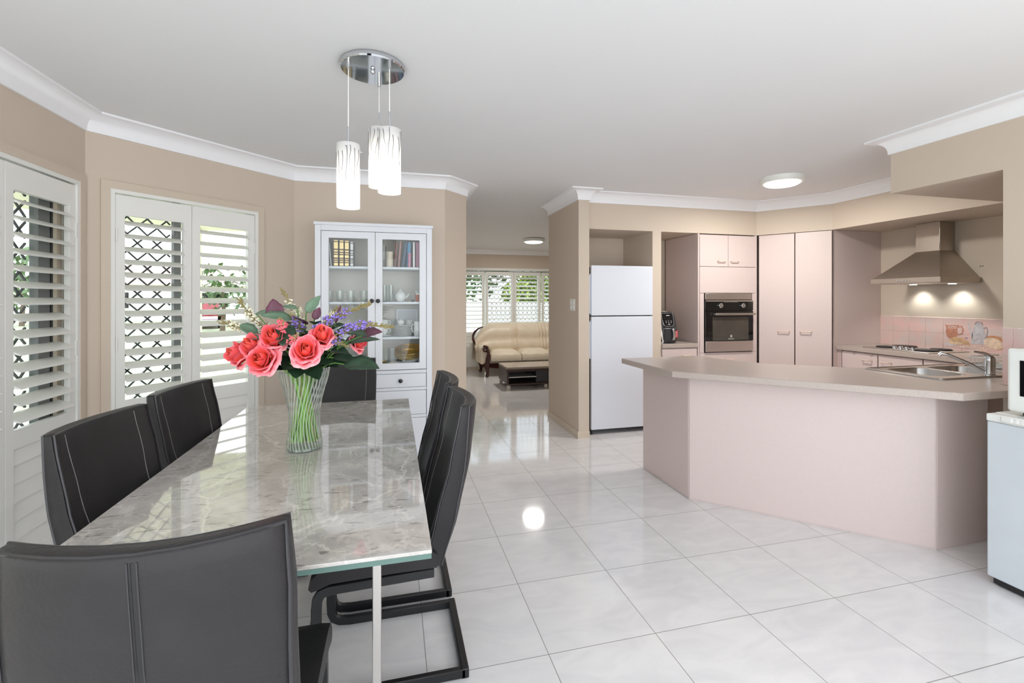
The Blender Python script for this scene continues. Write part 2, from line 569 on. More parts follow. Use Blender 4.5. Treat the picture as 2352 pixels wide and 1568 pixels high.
struct(b.build('ceiling_living', M_ceil), 'white ceiling of the living room beyond the opening')

# left wall with the shuttered door, k runs along +y from YB
yo0, yo1 = 1.14, 3.111
b = cellwall((-1.70, YB), (-1.70, 3.17), 0.16, 0, ZC, [(0.15, 1.95, 0.0, 2.2), (yo0 - YB, yo1 - YB, 0.0, 1.995)])  # first opening is unseen, added to bring in more daylight
struct(b.build('wall_left', M_wall), 'beige wall on the left around the wide shuttered doorway')
P0, P1, P2, P3 = (-1.70, 3.17), (-0.778, 4.094), (0.437, 4.094), (0.66, 4.32)
b = cellwall(P0, P1, 0.16, 0, ZC, [(0.112, 1.003, 0.0, 1.994)])
struct(b.build('wall_bay', M_wall), 'angled beige wall holding the pair of white shutters')
b = cellwall(P1, P2, 0.16, 0, ZC)
struct(b.build('wall_back', M_wall), 'beige back wall behind the white glass cabinet')
b = B().prism([P2, P3, (0.66, 8.8), (0.54, 8.8), (0.54, 4.36), (0.437, 4.254)], 0, ZC)
struct(b.build('wall_return', M_wall), 'short angled beige return wall beside the opening to the living room')
b = cellwall((0.54, 8.80), (4.7, 8.80), 0.16, 0, ZC, [(0.28, 3.1, 0.05, 1.90)])
struct(b.build('wall_far', M_wall), 'beige far wall of the living room over the shuttered windows')
b = B().box(4.6, 4.72, 5.08, 8.8, 0, ZC)
struct(b.build('wall_living_right', M_wall), 'beige right wall of the living room')
# partition beside the fridge
b = B().box(1.73, 1.84, 4.19, 5.08, 0, ZC)
struct(b.build('wall_partition', M_wall), 'beige partition wall end with a light switch beside the white fridge')
b = B().prism([(1.84, 4.92), (4.92, 4.92), (4.92, 5.08), (1.84, 5.08)], 0, 2.04)
struct(b.build('wall_kitchen_back', M_wall), 'beige wall at the back of the fridge alcove')
b = B().box(2.586, 2.686, 4.29, 4.92, 0, 2.04)
struct(b.build('wall_pier', M_wall), 'narrow beige pier between the fridge and the air fryer nook')
b = B().box(4.92, 5.06, 0.9, 5.08, 0, 2.04)
struct(b.build('wall_stove', M_wall), 'beige kitchen wall behind the cooktop and steel hood')
b = B().prism([(1.84, 4.29), (3.858, 4.29), (4.285, 3.746), (4.285, 2.375), (3.20, 2.375), (3.20, YB), (3.30, YB), (3.30, 0.9), (5.06, 0.9), (5.06, 5.08), (1.84, 5.08)], 2.04, ZC)
struct(b.build('wall_bulkhead', M_wall), 'dropped beige bulkhead running round the kitchen above the cupboards')
b = B().prism([(3.20, YB), (3.30, YB), (3.30, 1.788), (3.20, 1.788)], 0, 2.04)
struct(b.build('wall_right', M_wall), 'beige wall at the right edge beside the kitchen opening')
b = B().box(3.30, 4.92, 0.9, 1.0, 0, 2.04)
struct(b.build('wall_kitchen_side', M_wall), 'beige side wall of the kitchen')

# cornices
struct(sweep([(-1.70, YB), P0, P1, P2, P3, (0.66, 5.2)], cove(ZC)).build('trim_1', M_corn, smooth=True, angle=30), 'white coved cornice along the left and back walls')
struct(sweep([(1.73, 5.08), (1.73, 4.19), (1.84, 4.19), (1.84, 4.285)], cove(ZC), side=1).build('trim_2', M_corn, smooth=True, angle=30), 'white coved cornice round the partition end')
struct(sweep([(1.84, 4.29), (3.858, 4.29), (4.285, 3.746), (4.285, 2.375)], cove(ZC)).build('trim_3', M_corn, smooth=True, angle=30), 'white coved cornice over the kitchen bulkhead')
struct(sweep([(3.9, 2.375), (3.20, 2.375), (3.20, YB)], cove(ZC), side=1).build('trim_4', M_corn, smooth=True, angle=30), 'white coved cornice on the bulkhead at the right')
struct(sweep([(0.66, 8.80), (4.6, 8.80)], cove(2.295, 0.075)).build('trim_5', M_corn, smooth=True, angle=30), 'white cornice on the living room far wall')
# skirtings
sk = [(0, 0), (0.014, 0), (0.014, 0.055), (0.008, 0.066), (0, 0.066)]
struct(sweep([(1.73, 5.08), (1.73, 4.19), (1.84, 4.19)], sk, side=1).build('baseboard_partition', M_arch), 'beige skirting round the partition end')
struct(sweep([P1, P2, P3], sk).build('baseboard_back', M_arch), 'beige skirting along the back wall')
struct(sweep([(-1.70, 3.16), P0, (-1.66, 3.21)], sk).build('baseboard_left', M_arch), 'beige skirting in the bay corner')
struct(sweep([(3.20, 1.78), (3.20, YB)], sk).build('baseboard_right', M_arch), 'beige skirting on the right wall')

def frame_at(p, a):
    return Matrix.Translation((p[0], p[1], 0)) @ Matrix.Rotation(a, 4, 'Z')

def architrave(k0, k1, z1, w_=0.045, d=0.012):
    b = B()
    pts = [(k0 - w_, 0), (k0 - w_, z1 + w_), (k1 + w_, z1 + w_), (k1 + w_, 0), (k1, 0), (k1, z1), (k0, z1), (k0, 0)]
    n = len(pts)
    vs = [(x, -d, z) for x, z in pts] + [(x, 0.0, z) for x, z in pts]
    fs = [(0, 1, 6, 7), (1, 2, 5, 6), (2, 3, 4, 5), (8, 15, 14, 9), (9, 14, 13, 10), (10, 13, 12, 11)]
    for i in range(n):
        fs.append((i, (i + 1) % n, n + (i + 1) % n, n + i))
    return b.add(vs, fs)

def u_frame(k0, k1, z1, w_, y0, y1, sill=0.03):
    """ring frame standing in an opening"""
    b = B()
    o = [(k0, 0.0), (k1, 0.0), (k1, z1), (k0, z1)]
    i_ = [(k0 + w_, sill), (k1 - w_, sill), (k1 - w_, z1 - w_), (k0 + w_, z1 - w_)]
    vs = [(x, y0, z) for x, z in o] + [(x, y0, z) for x, z in i_] + [(x, y1, z) for x, z in o] + [(x, y1, z) for x, z in i_]
    fs = []
    for k in range(4):
        l = (k + 1) % 4
        fs += [(k, l, 4 + l, 4 + k), (8 + k, 12 + k, 12 + l, 8 + l), (k, 8 + k, 8 + l, l), (4 + k, 4 + l, 12 + l, 12 + k)]
    return b.add(vs, fs)

def grille(k0, k1, z0, z1, y, pitch=0.107):
    """diamond security mesh: crossed bars with thickened joints"""
    b = B()
    t = 0.0085
    def clip(x0, z0_, x1, z1_):
        out = []
        # 45 degree line clipped to the rectangle
        dx, dz = x1 - x0, z1_ - z0_
        t0, t1 = 0.0, 1.0
        for p_, q_ in ((-dx, x0 - k0), (dx, k1 - x0), (-dz, z0_ - z0), (dz, z1 - z0_)):
            if abs(p_) < 1e-9:
                if q_ < 0: return None
            else:
                r_ = q_ / p_
                if p_ < 0: t0 = max(t0, r_)
                else: t1 = min(t1, r_)
        if t0 >= t1: return None
        return (x0 + dx * t0, z0_ + dz * t0, x0 + dx * t1, z0_ + dz * t1)
    H_ = z1 - z0
    n = int((k1 - k0 + H_) / pitch) + 2
    for i in range(-1, n + 1):
        for sgn in (1, -1):
            c0 = k0 + i * pitch - (H_ if sgn > 0 else 0)
            l = clip(c0 if sgn > 0 else c0, z0, c0 + sgn * H_, z1)
            if l and math.hypot(l[2] - l[0], l[3] - l[1]) > 0.02:
                b.tube([(l[0], y, l[1]), (l[2], y, l[3])], 0, sq=(t, t), up=(0, 1, 0))
    return b

def shutter(label, loc, rz, w_, z_top=1.965, zb=0.03, z_lo=0.729, z_hi=1.845, pitch=0.0785, hinge_side=1, group=None, full_open=False):
    """one hinged plantation shutter panel; local x along the wall, y outwards"""
    t = thing('plantation_shutter', label, 'shutter', loc, rz, group)
    st = 0.050
    b = B()
    # frame: outer ring plus mid rail, as one clean solid of cells
    ks = [0, st, w_ - st, w_]
    zs = [zb, zb + 0.10, z_lo - 0.09, z_lo, z_hi, z_top]
    holes = [(ks[1], ks[2], zs[1], zs[2]), (ks[1], ks[2], z_lo, z_hi)]
    L = w_
    cb = cellwall((0, 0), (w_, 0), 0.028, zb, z_top, holes)
    cb.build('shutter_frame', M_shut, t, bevel=0.002, seg=1)
    b = B()
    prof = []
    for i in range(12):
        a = 2 * PI * i / 12
        prof.append((0.0445 * math.cos(a), 0.0055 * math.sin(a)))
    tl = math.radians(24)
    z = z_hi - 0.045
    n = 0
    while z > z_lo + 0.02:
        ring = [(y * math.cos(tl) - q * math.sin(tl) + 0.014, z + y * math.sin(tl) + q * math.cos(tl)) for y, q in prof]
        m = len(ring)
        vs = [(st + 0.002, y, q) for y, q in ring] + [(w_ - st - 0.002, y, q) for y, q in ring]
        fs = [(i, (i + 1) % m, m + (i + 1) % m, m + i) for i in range(m)] + [tuple(range(m)), tuple(m + i for i in reversed(range(m)))]
        b.add(vs, fs)
        z -= pitch
    b.build('louvers', M_shut, t, smooth=True, angle=50)
    b = B()
    z = zb + 0.10
    while z < z_lo - 0.10:
        z2 = min(z + 0.087, z_lo - 0.09)
        b.add([(st, 0.003, z), (w_ - st, 0.003, z), (w_ - st, 0.015, z2), (st, 0.015, z2), (st, 0.022, z), (w_ - st, 0.022, z), (w_ - st, 0.024, z2), (st, 0.024, z2)],
              [(0, 1, 2, 3), (4, 7, 6, 5), (0, 4, 5, 1), (1, 5, 6, 2), (2, 6, 7, 3), (3, 7, 4, 0)])
        z = z2
    b.build('closed_louvers', M_shut, t)
    hx = w_ if hinge_side > 0 else 0.0
    for z in (0.35, 0.62 + 0.45, 1.72):
        B().box(hx - (0.010 if hinge_side > 0 else 0.0), hx + (0.0 if hinge_side > 0 else 0.010), -0.009, 0.0, z - 0.04, z + 0.04).build('hinge', M_shut, t, bevel=0.001, seg=1)
    return t

# ---- window_1: the wide sliding door on the left wall
A1 = PI / 2
W1 = (-1.70, YB)
def k1(y): return y - YB
w1 = struct(thing('window_1', 'wide glazed sliding door on the left wall behind white shutters', None, (-1.70, 0, 0), A1), 'wide glazed sliding door on the left wall behind white shutters')
architrave(yo0, yo1, 1.995).build('architrave', M_arch, w1)
u_frame(yo0, yo1, 1.995, 0.022, -0.008, 0.05).build('shutter_surround', M_shut, w1)
u_frame(yo0, yo1, 1.99, 0.035, 0.052, 0.10).build('sliding_door_frame', M_shut, w1)
B().box(2.90, 2.985, 0.055, 0.095, 0.03, 1.955).build('sash_stile', M_dalu, w1, bevel=0.002)
B().box(2.985, 3.0, 0.052, 0.10, 0.03, 1.955).build('sash_seal', M_blackp, w1)
B().box(3.035, 3.075, 0.055, 0.10, 0.03, 1.955).build('door_jamb', M_arch, w1)
B().box(yo0 + 0.035, 2.90, 0.072, 0.076, 0.03, 1.955).build('pane', M_pane, w1)
B().box(3.0, 3.035, 0.072, 0.076, 0.03, 1.955).build('pane', M_pane, w1)
grille(1.20, 2.90, 0.03, 1.955, 0.11).build('security_grille', M_grille, w1)
for i, (ya, lab) in enumerate([(2.606, 'rightmost white shutter panel of the doorway at the left edge of the photo'), (2.120, 'second white shutter panel of the left doorway, cut by the left edge of the photo'),
                               (1.632, 'white shutter panel further along the left doorway'), (1.150, 'white shutter panel nearest the viewer in the left doorway')]):
    shutter(lab, (-1.70, ya, 0), A1, 0.484 if i < 3 else 0.478, hinge_side=-1 if i == 1 else 1)
# ---- window_2: the angled bay wall
A2 = PI / 4
w2 = struct(thing('window_2', 'x', None, (P0[0], P0[1], 0), A2), 'glazed double door in the angled wall behind white shutters')
architrave(0.112, 1.003, 1.994).build('architrave', M_arch, w2)
u_frame(0.112, 1.003, 1.994, 0.022, -0.008, 0.05).build('shutter_surround', M_shut, w2)
u_frame(0.112, 1.003, 1.99, 0.022, 0.055, 0.10).build('door_frame', M_dalu, w2)
B().box(0.470, 0.512, 0.055, 0.095, 0.03, 1.965).build('sash_stile', M_dalu, w2, bevel=0.002)
B().box(0.134, 0.47, 0.072, 0.076, 0.03, 1.968).build('pane', M_pane, w2)
B().box(0.512, 0.981, 0.072, 0.076, 0.03, 1.968).build('pane', M_pane, w2)
grille(0.134, 0.47, 0.03, 1.968, 0.11).build('security_grille', M_grille, w2)
def along(p, a, k): return (p[0] + k * math.cos(a), p[1] + k * math.sin(a), 0)
shutter('left panel of the pair of white shutters in the angled wall', along(P0, A2, 0.136), A2, 0.416, hinge_side=-1)
shutter('right panel of the pair of white shutters in the angled wall, partly behind the bouquet', along(P0, A2, 0.554), A2, 0.425, hinge_side=1)
# ---- window_3: the living room
w3 = struct(thing('window_3', 'x', None, (0, 8.80, 0), 0), 'wide living room window behind white shutters')
architrave(0.82, 3.64, 1.90).build('architrave', M_shut, w3)
u_frame(0.82, 3.64, 1.895, 0.04, 0.10, 0.155).build('frame_rail', M_dalu, w3)
for x in (1.72, 2.28, 2.83):
    B().box(x - 0.03, x + 0.03, 0.105, 0.15, 0.03, 1.855).build('mullion', M_shut, w3)
B().box(0.86, 3.60, 0.125, 0.129, 0.03, 1.855).build('pane', M_pane, w3)
grille(1.75, 3.58, 0.03, 1.855, 0.145, 0.09).build('security_grille', M_grille, w3)
g = 'white shutters across the living room window'
for x0, x1, lab in [(0.83, 1.22, 'white living room shutter furthest left, hidden behind the back wall'), (1.225, 1.70, 'living room shutter left of the sofa, just past the beige wall'),
                    (1.72, 2.28, 'living room shutter above the left half of the cream sofa'), (2.285, 2.83, 'living room shutter above the right half of the cream sofa'),
                    (2.85, 3.42, 'living room shutter furthest right, cut by the partition wall')]:
    shutter(lab, (x0, 8.80, 0), 0, x1 - x0, z_top=1.875, zb=0.052, z_hi=1.80, z_lo=0.72, group=g)

# ================================================================ OUTDOORS
M_lawn = mat('sunlit_lawn', (166, 170, 138), 0.9, noise=(3, 0.15))
M_pave = mat('pale_concrete', (225, 222, 214), 0.9)
M_post = mat('cream_post_paint', (226, 220, 200), 0.6)
M_leaf = mat('tree_leaves', (88, 112, 70), 0.8, noise=(5, 0.35))
M_leaf2 = mat('yellow_green_leaves', (150, 168, 70), 0.8, noise=(5, 0.3))
M_bark = mat('bark', (110, 92, 74), 0.9)
M_render = mat('white_fence_paint', (244, 244, 240), 0.7)
struct(B().prism([(-30, -6), (-1.9, -6), (-1.9, 4.3), (-0.9, 5.2), (0.4, 9.1), (5.2, 9.1), (5.2, 5), (30, 5), (30, 45), (-30, 45)], -0.14, -0.10).build('ground', M_lawn), 'lawn outside the windows')
struct(B().prism([(-4.6, -6), (-1.9, -6), (-1.9, 4.3), (-0.6, 5.6), (-0.6, 8.0), (-4.6, 6.2)], -0.10, -0.03).build('patio_slab', M_pave), 'pale concrete patio outside the bay')
struct(B().prism([(-0.2, 9.1), (5.6, 9.1), (5.6, 12.2), (-0.2, 12.2)], -0.10, -0.03).build('patio_slab', M_pave), 'pale concrete terrace outside the living room')
struct(B().prism([(-4.4, -6), (-1.86, -6), (-1.86, 3.3), (-0.8, 4.5), (-0.2, 7.2), (-2.6, 7.2), (-4.4, 5.2)], 2.28, 2.36).build('patio_roof', M_post), 'cream verandah ceiling outside the bay')
for (x, y, lab) in [(-2.55, 7.0, 'cream verandah post seen through the right shutter panel'), (-4.2, 5.1, 'cream verandah post seen through the left shutter panel')]:
    tag(B().box(x - 0.07, x + 0.07, y - 0.07, y + 0.07, -0.03, 2.28).build('verandah_post', M_post, bevel=0.005), lab, 'post', 'verandah posts')

def tree(x, y, h, r, m, lab, n=420, seed=1):
    rnd = random.Random(seed)
    t = thing('garden_tree', lab, 'tree', (x, y, -0.1), 0)
    B().tube([(0, 0, 0), (0.05, 0.03, h * 0.3), (0, 0.05, h * 0.6)], [0.12, 0.09, 0.05], 8).build('trunk', M_bark, t, smooth=True)
    b = B()
    for i in range(n):
        a = rnd.random() * 2 * PI; q = rnd.random() ** 0.4; zz = rnd.uniform(-1, 1)
        rr = math.sqrt(max(0, 1 - zz * zz)) * q
        c_ = Vector((math.cos(a) * rr * r, math.sin(a) * rr * r, h * 0.62 + zz * q * h * 0.4))
        s_ = rnd.uniform(0.10, 0.24)
        u = Vector((rnd.uniform(-1, 1), rnd.uniform(-1, 1), rnd.uniform(-1, 1))).normalized()
        w_ = u.cross(Vector((0.3, 0.2, 1))).normalized()
        b.add([tuple(c_ - u * s_), tuple(c_ + w_ * s_ * 0.5), tuple(c_ + u * s_), tuple(c_ - w_ * s_ * 0.5)], [(0, 1, 2, 3)])
    b.build('foliage', m, t)
    return t
tree(2.3, 18.5, 5.2, 2.4, M_leaf, 'bushy green tree outside the living room window above the sofa left end', n=2200, seed=3)
tree(5.6, 16.8, 2.6, 1.7, M_leaf2, 'yellow-green shrub outside the living room window above the sofa middle', n=1600, seed=4)
tree(-7.6, 24.0, 3.0, 1.9, M_leaf, 'small green tree across the lawn seen through the right bay shutter', seed=5)
tree(-14.5, 22.0, 3.4, 2.2, M_leaf, 'green tree across the lawn seen through the left doorway shutters', seed=6)
tree(-19.5, 31.0, 4.2, 2.4, M_leaf, 'far green tree beside the neighbouring house', seed=8)
tag(B().prism([(-1.5, 14.0), (9.0, 14.0), (9.0, 14.2), (-1.5, 14.2)], -0.1, 1.25).build('garden_fence', M_render), 'low white garden fence behind the living room window', 'fence')
hs = thing('neighbour_house', 'distant pale house with a pinkish roof seen through the bay shutters', 'house', (-14.5, 36, -0.1), 0.3)
B().box(-6, 6, 0, 7, 0, 2.4).build('house_wall', M_render, hs)
B().add([(-6.5, -0.5, 2.4), (6.5, -0.5, 2.4), (6.5, 7.5, 2.4), (-6.5, 7.5, 2.4), (-3.5, 3.5, 4.0), (3.5, 3.5, 4.0)], [(0, 1, 5, 4), (1, 2, 5), (2, 3, 4, 5), (3, 0, 4), (0, 3, 2, 1)]).build('roof', mat('pink_roof_tiles', (190, 160, 152), 0.8), hs)
for x in (-4, 1.5):
    B().box(x, x + 1.8, -0.05, 0.02, 0.9, 1.9).build('house_window', M_black, hs)
M_red = mat('red_car_paint', (150, 16, 28), 0.25, coat=1.0)
car = thing('parked_car', 'red parked car seen through the lower right bay shutter', 'car', (-9.6, 27.5, -0.1), 1.86)
sec = [(-2.0, 0.35, 0.62), (-1.95, 0.3, 0.78), (-1.0, 0.28, 0.88), (-0.55, 0.27, 1.38), (0.75, 0.27, 1.40), (1.35, 0.28, 0.95), (1.95, 0.3, 0.85), (2.05, 0.36, 0.6)]
cb = B(); rows = []
for x, zb_, zt in sec:
    hw = 0.82
    top_in = 0.62 if zt > 1.1 else 0.76
    rows.append([(x, -hw, zb_), (x, -hw - 0.02, min(zt, 0.85)), (x, -top_in, zt), (x, top_in, zt), (x, hw + 0.02, min(zt, 0.85)), (x, hw, zb_), (x, -hw, zb_)])
cb.sheet(rows); cb.build('car_body', M_red, car, smooth=True, angle=30)
B().add([(-0.9, -0.80, 0.92), (1.2, -0.80, 0.95), (0.7, -0.655, 1.33), (-0.5, -0.655, 1.33)], [(0, 1, 2, 3)]).build('side_window', M_black, car, solid=0.02)
for x in (-1.25, 1.25):
    for y in (-0.78, 0.78):
        B().at(Matrix.Translation((x, y, 0.32)) @ Matrix.Rotation(PI / 2, 4, 'X')).lathe([(0.30, -0.1), (0.32, -0.06), (0.32, 0.06), (0.30, 0.1)], 20).build('wheel', M_blackp, car, smooth=True)

# ================================================================ LAMPS
M_disc = mat('lit_lamp_diffuser', (255, 252, 246), 0.4, emit=((255, 250, 240), 3.0))
def ceiling_lamp(x, y, z, r, label, power):
    t = thing('ceiling_lamp', label, 'ceiling lamp', (x, y, z), 0, 'round flush ceiling lamps')
    B().lathe([(r, 0), (r, -0.03), (r - 0.012, -0.045), (r - 0.03, -0.045), (r - 0.03, -0.02), (r - 0.03, 0)], 48).build('lamp_base', M_wplas, t, smooth=True, angle=40)
    B().lathe([(r - 0.032, -0.035), (r - 0.035, -0.052), (r * 0.7, -0.062), (r * 0.35, -0.066), (0.01, -0.067)], 48).build('diffuser', M_disc, t, smooth=True)
    ld = bpy.data.lights.new('lamp_light', 'AREA'); ld.shape = 'DISK'; ld.size = r * 1.7; ld.energy = power; ld.color = (1, 0.96, 0.90)
    lo = bpy.data.objects.new('lamp_light', ld); COL.objects.link(lo); lo.parent = t; lo.location = (0, 0, -0.075)
ceiling_lamp(3.30, 3.37, ZC, 0.175, 'round white ceiling lamp shining above the pink kitchen', 26)
ceiling_lamp(2.24, 7.35, 2.331, 0.18, 'round white ceiling lamp above the living room sofa', 20)

# ================================================================ DINING TABLE
M_teal = mat('green_edged_glass', (98, 124, 117), 0.4, spec=0.3)
M_legs = mat('brushed_silver_leg', (188, 184, 180), 0.3, 0.9)
TX0, TX1, TY0, TY1 = -0.772, 0.088, 1.105, 2.835
tb = thing('dining_table', 'long dining table with glossy grey marble-look top and silver legs', 'table', ((TX0 + TX1) / 2, (TY0 + TY1) / 2, 0))
hx, hy = (TX1 - TX0) / 2, (TY1 - TY0) / 2
B().box(-hx, hx, -hy, hy, 0.741, 0.750).build('table_top', M_marble, tb, bevel=0.0015, seg=2)
B().box(-hx + 0.001, hx - 0.001, -hy + 0.001, hy - 0.001, 0.729, 0.741).build('glass_underlay', M_teal, tb)
b = B()
o = [(-hx + 0.12, -hy + 0.16), (hx - 0.12, -hy + 0.16), (hx - 0.12, hy - 0.16), (-hx + 0.12, hy - 0.16)]
i_ = [(x * 0.92, y * 0.96) for x, y in o]
b.prism(o, 0.695, 0.729, holes=[i_])
b.build('under_frame', M_blackm, tb)
for sx_ in (-1, 1):
    for sy_ in (-1, 1):
        x = sx_ * (hx - 0.13); y = sy_ * (hy - 0.19)
        B().box(x - 0.011, x + 0.011, y - 0.03, y + 0.03, 0, 0.729).build('table_leg', M_legs, tb, bevel=0.002)

# ================================================================ CHAIRS
def interp(t, tab):
    for (a, va), (b_, vb) in zip(tab, tab[1:]):
        if t <= b_:
            k = (t - a) / (b_ - a); k = k * k * (3 - 2 * k) * 0.35 + k * 0.65
            return va + (vb - va) * k
    return tab[-1][1]
def chair_surface(s, t, side):
    """point on the backrest: s -1..1 across, t 0..1 up, side 0 outer / 1 inner"""
    z = 0.403 + 0.552 * t
    hw = interp(t, [(0, 0.190), (0.3, 0.203), (0.8, 0.208), (1, 0.203)])
    yo = interp(t, [(0, -0.172), (0.3, -0.218), (0.65, -0.254), (1, -0.268)])
    T_ = interp(t, [(0, 0.070), (0.3, 0.078), (0.7, 0.062), (1, 0.040)])
    bow = interp(t, [(0, 0.015), (0.4, 0.035), (1, 0.048)])
    y = yo - bow * (1 - s * s) + (T_ if side else 0) + (0.006 * (1 - s * s) if side else 0)
    zt = -0.006 * (1 - abs(s) ** 2) * t ** 8
    return (s * hw, y, z + zt)
def make_chair(label, loc, rz, group):
    t = thing('dining_chair', label, 'chair', loc, rz, group)
    b = B(); rings = []
    ss = [-1 + 2 * i / 14 for i in range(15)]
    NT = 16
    for j in range(NT + 1):
        tt = j / NT
        o_ = [chair_surface(s, tt, 0) for s in ss]
        n_ = [chair_surface(s, tt, 1) for s in reversed(ss)]
        def rnd(pt, pf, pb):  # rounded side made from end points
            return pt
        ring = []
        e = 0.010
        for k, p in enumerate(o_):
            q = list(p)
            if k in (0, 14): q[1] += e; 
            ring.append(tuple(q))
        for k, p in enumerate(n_):
            q = list(p)
            if k in (0, 14): q[1] -= e
            ring.append(tuple(q))
        rings.append(ring)
    # rounded top: shrink one more ring
    def shrink(ring, d, dz):
        n = len(ring); cy = [(ring[k][1] + ring[n - 1 - k][1]) / 2 for k in range(n)]
        return [(p[0] * (1 - d * 0.8), cy[k] + (p[1] - cy[k]) * (1 - d * 8), p[2] + dz) for k, p in enumerate(ring)]
    top = rings[-1]
    rings.append(shrink(top, 0.015, 0.004)); rings.append(shrink(top, 0.045, 0.006))
    n = len(rings[0])
    vs = [p for r_ in rings for p in r_]
    fs = [(j * n + i, j * n + (i + 1) % n, (j + 1) * n + (i + 1) % n, (j + 1) * n + i) for j in range(len(rings) - 1) for i in range(n)]
    m = len(rings) - 1
    for k in range(14):   # caps as quads
        fs.append((m * n + k, m * n + k + 1, m * n + n - 2 - k, m * n + n - 1 - k))
        fs.append((k, n - 1 - k, n - 2 - k, k + 1))
    b.add(vs, fs); b.build('backrest', M_leath, t, smooth=True, angle=75)
    # piping round both edges of the back
    for side in (0, 1):
        pts = [chair_surface(-1, k / 10, side) for k in range(0, 11)] + [chair_surface(s, 1, side) for s in (-0.8, -0.6, -0.3, 0, 0.3, 0.6, 0.8)] + [chair_surface(1, 1 - k / 10, side) for k in range(0, 11)]
        pts = [(p[0] * 0.985, p[1] + (0.006 if side == 0 else -0.006), p[2] + (0.003 if 10 <= i <= 18 else 0)) for i, p in enumerate(pts)]
        B().tube(pts, 0.0035, 6).build('piping', M_piping, t, smooth=True)
    # stitch lines, short dashes as one fine seam each
    for s in (-0.72, 0.72):
        b = B(); pts = [chair_surface(s * (1 - 0.10 * (1 - k / 12)), 0.02 + k / 12 * 0.97, 1) for k in range(13)]
        b.tube([(p[0], p[1] + 0.0005, p[2]) for p in pts], 0.0013, 5); b.build('stitching', M_stitch, t)
    for s in (-0.032, 0.032):
        b = B(); pts = [chair_surface(s, 0.04 + k / 12 * 0.95, 0) for k in range(13)]
        b.tube([(p[0], p[1] - 0.0002, p[2]) for p in pts], 0.0016, 5); b.build('stitching', M_piping, t)
    b = B(); pts = [chair_surface(0, 0.04 + k / 12 * 0.95, 0) for k in range(13)]
    b.tube([(p[0], p[1] + 0.0015, p[2]) for p in pts], 0.0028, 6); b.build('centre_seam', M_blackp, t, smooth=True)
    # seat
    prof = [(-0.150, 0.408), (-0.150, 0.455), (-0.140, 0.468), (-0.05, 0.470), (0.10, 0.472), (0.19, 0.468), (0.235, 0.452), (0.262, 0.420), (0.268, 0.392), (0.258, 0.380), (0.235, 0.388), (0.20, 0.402), (0.0, 0.408)]
    b = B(); rings = []
    for x, k in ((-0.212, 0.93), (-0.206, 0.985), (-0.19, 1.0), (0, 1.0), (0.19, 1.0), (0.206, 0.985), (0.212, 0.93)):
        rings.append([(x, y * (0.99 if k < 1 else 1), 0.435 + (z - 0.435) * (1 if k == 1 else k * 0.96)) for y, z in prof])
    n = len(prof)
    vs = [p for r_ in rings for p in r_]
    fs = [(j * n + i, j * n + (i + 1) % n, (j + 1) * n + (i + 1) % n, (j + 1) * n + i) for j in range(len(rings) - 1) for i in range(n)]
    fs += [tuple(range(n)), tuple((len(rings) - 1) * n + i for i in reversed(range(n)))]
    b.add(vs, fs); b.build('seat', M_leath, t, smooth=True, angle=55)
    # cantilever sled
    for sx_ in (-1, 1):
        x = sx_ * 0.192
        pts = [(x, -0.14, 0.388), (x, 0.205, 0.378), (x, 0.228, 0.370), (x, 0.240, 0.350), (x, 0.243, 0.320), (x, 0.245, 0.10), (x, 0.243, 0.060), (x, 0.232, 0.034), (x, 0.21, 0.022), (x, 0.17, 0.0175), (x, -0.25, 0.0175)]
        B().tube(pts, 0, sq=(0.032, 0.022), up=(1, 0, 0)).build('side_frame', M_blackm, t, bevel=0.003, seg=1)
    B().box(-0.203, 0.203, -0.262, -0.234, 0.0, 0.035).build('rear_bar', M_blackm, t, bevel=0.004, seg=2)
    B().box(-0.18, 0.18, 0.02, 0.06, 0.380, 0.404).build('cross_bar', M_blackm, t)
    return t
GC = 'charcoal leather dining chairs round the marble table'
ch = make_chair('charcoal leather chair in the foreground with its back to the viewer', (-0.378, 1.128, 0), 0.0, GC)
dup(ch, (-0.002, 1.835, 0), math.radians(90), 'nearer of the two dark chairs along the right side of the table')
dup(ch, (-0.006, 2.300, 0), math.radians(90), 'farther of the two dark chairs along the right side of the table')
dup(ch, (-0.655, 1.735, 0), math.radians(-97), 'nearer of the two dark chairs on the window side of the table')
dup(ch, (-0.640, 2.270, 0), math.radians(-99), 'farther of the two dark chairs on the window side of the table')
dup(ch, (-0.313, 2.885, 0), math.radians(180), 'dark chair at the far end of the table in front of the glass cabinet')

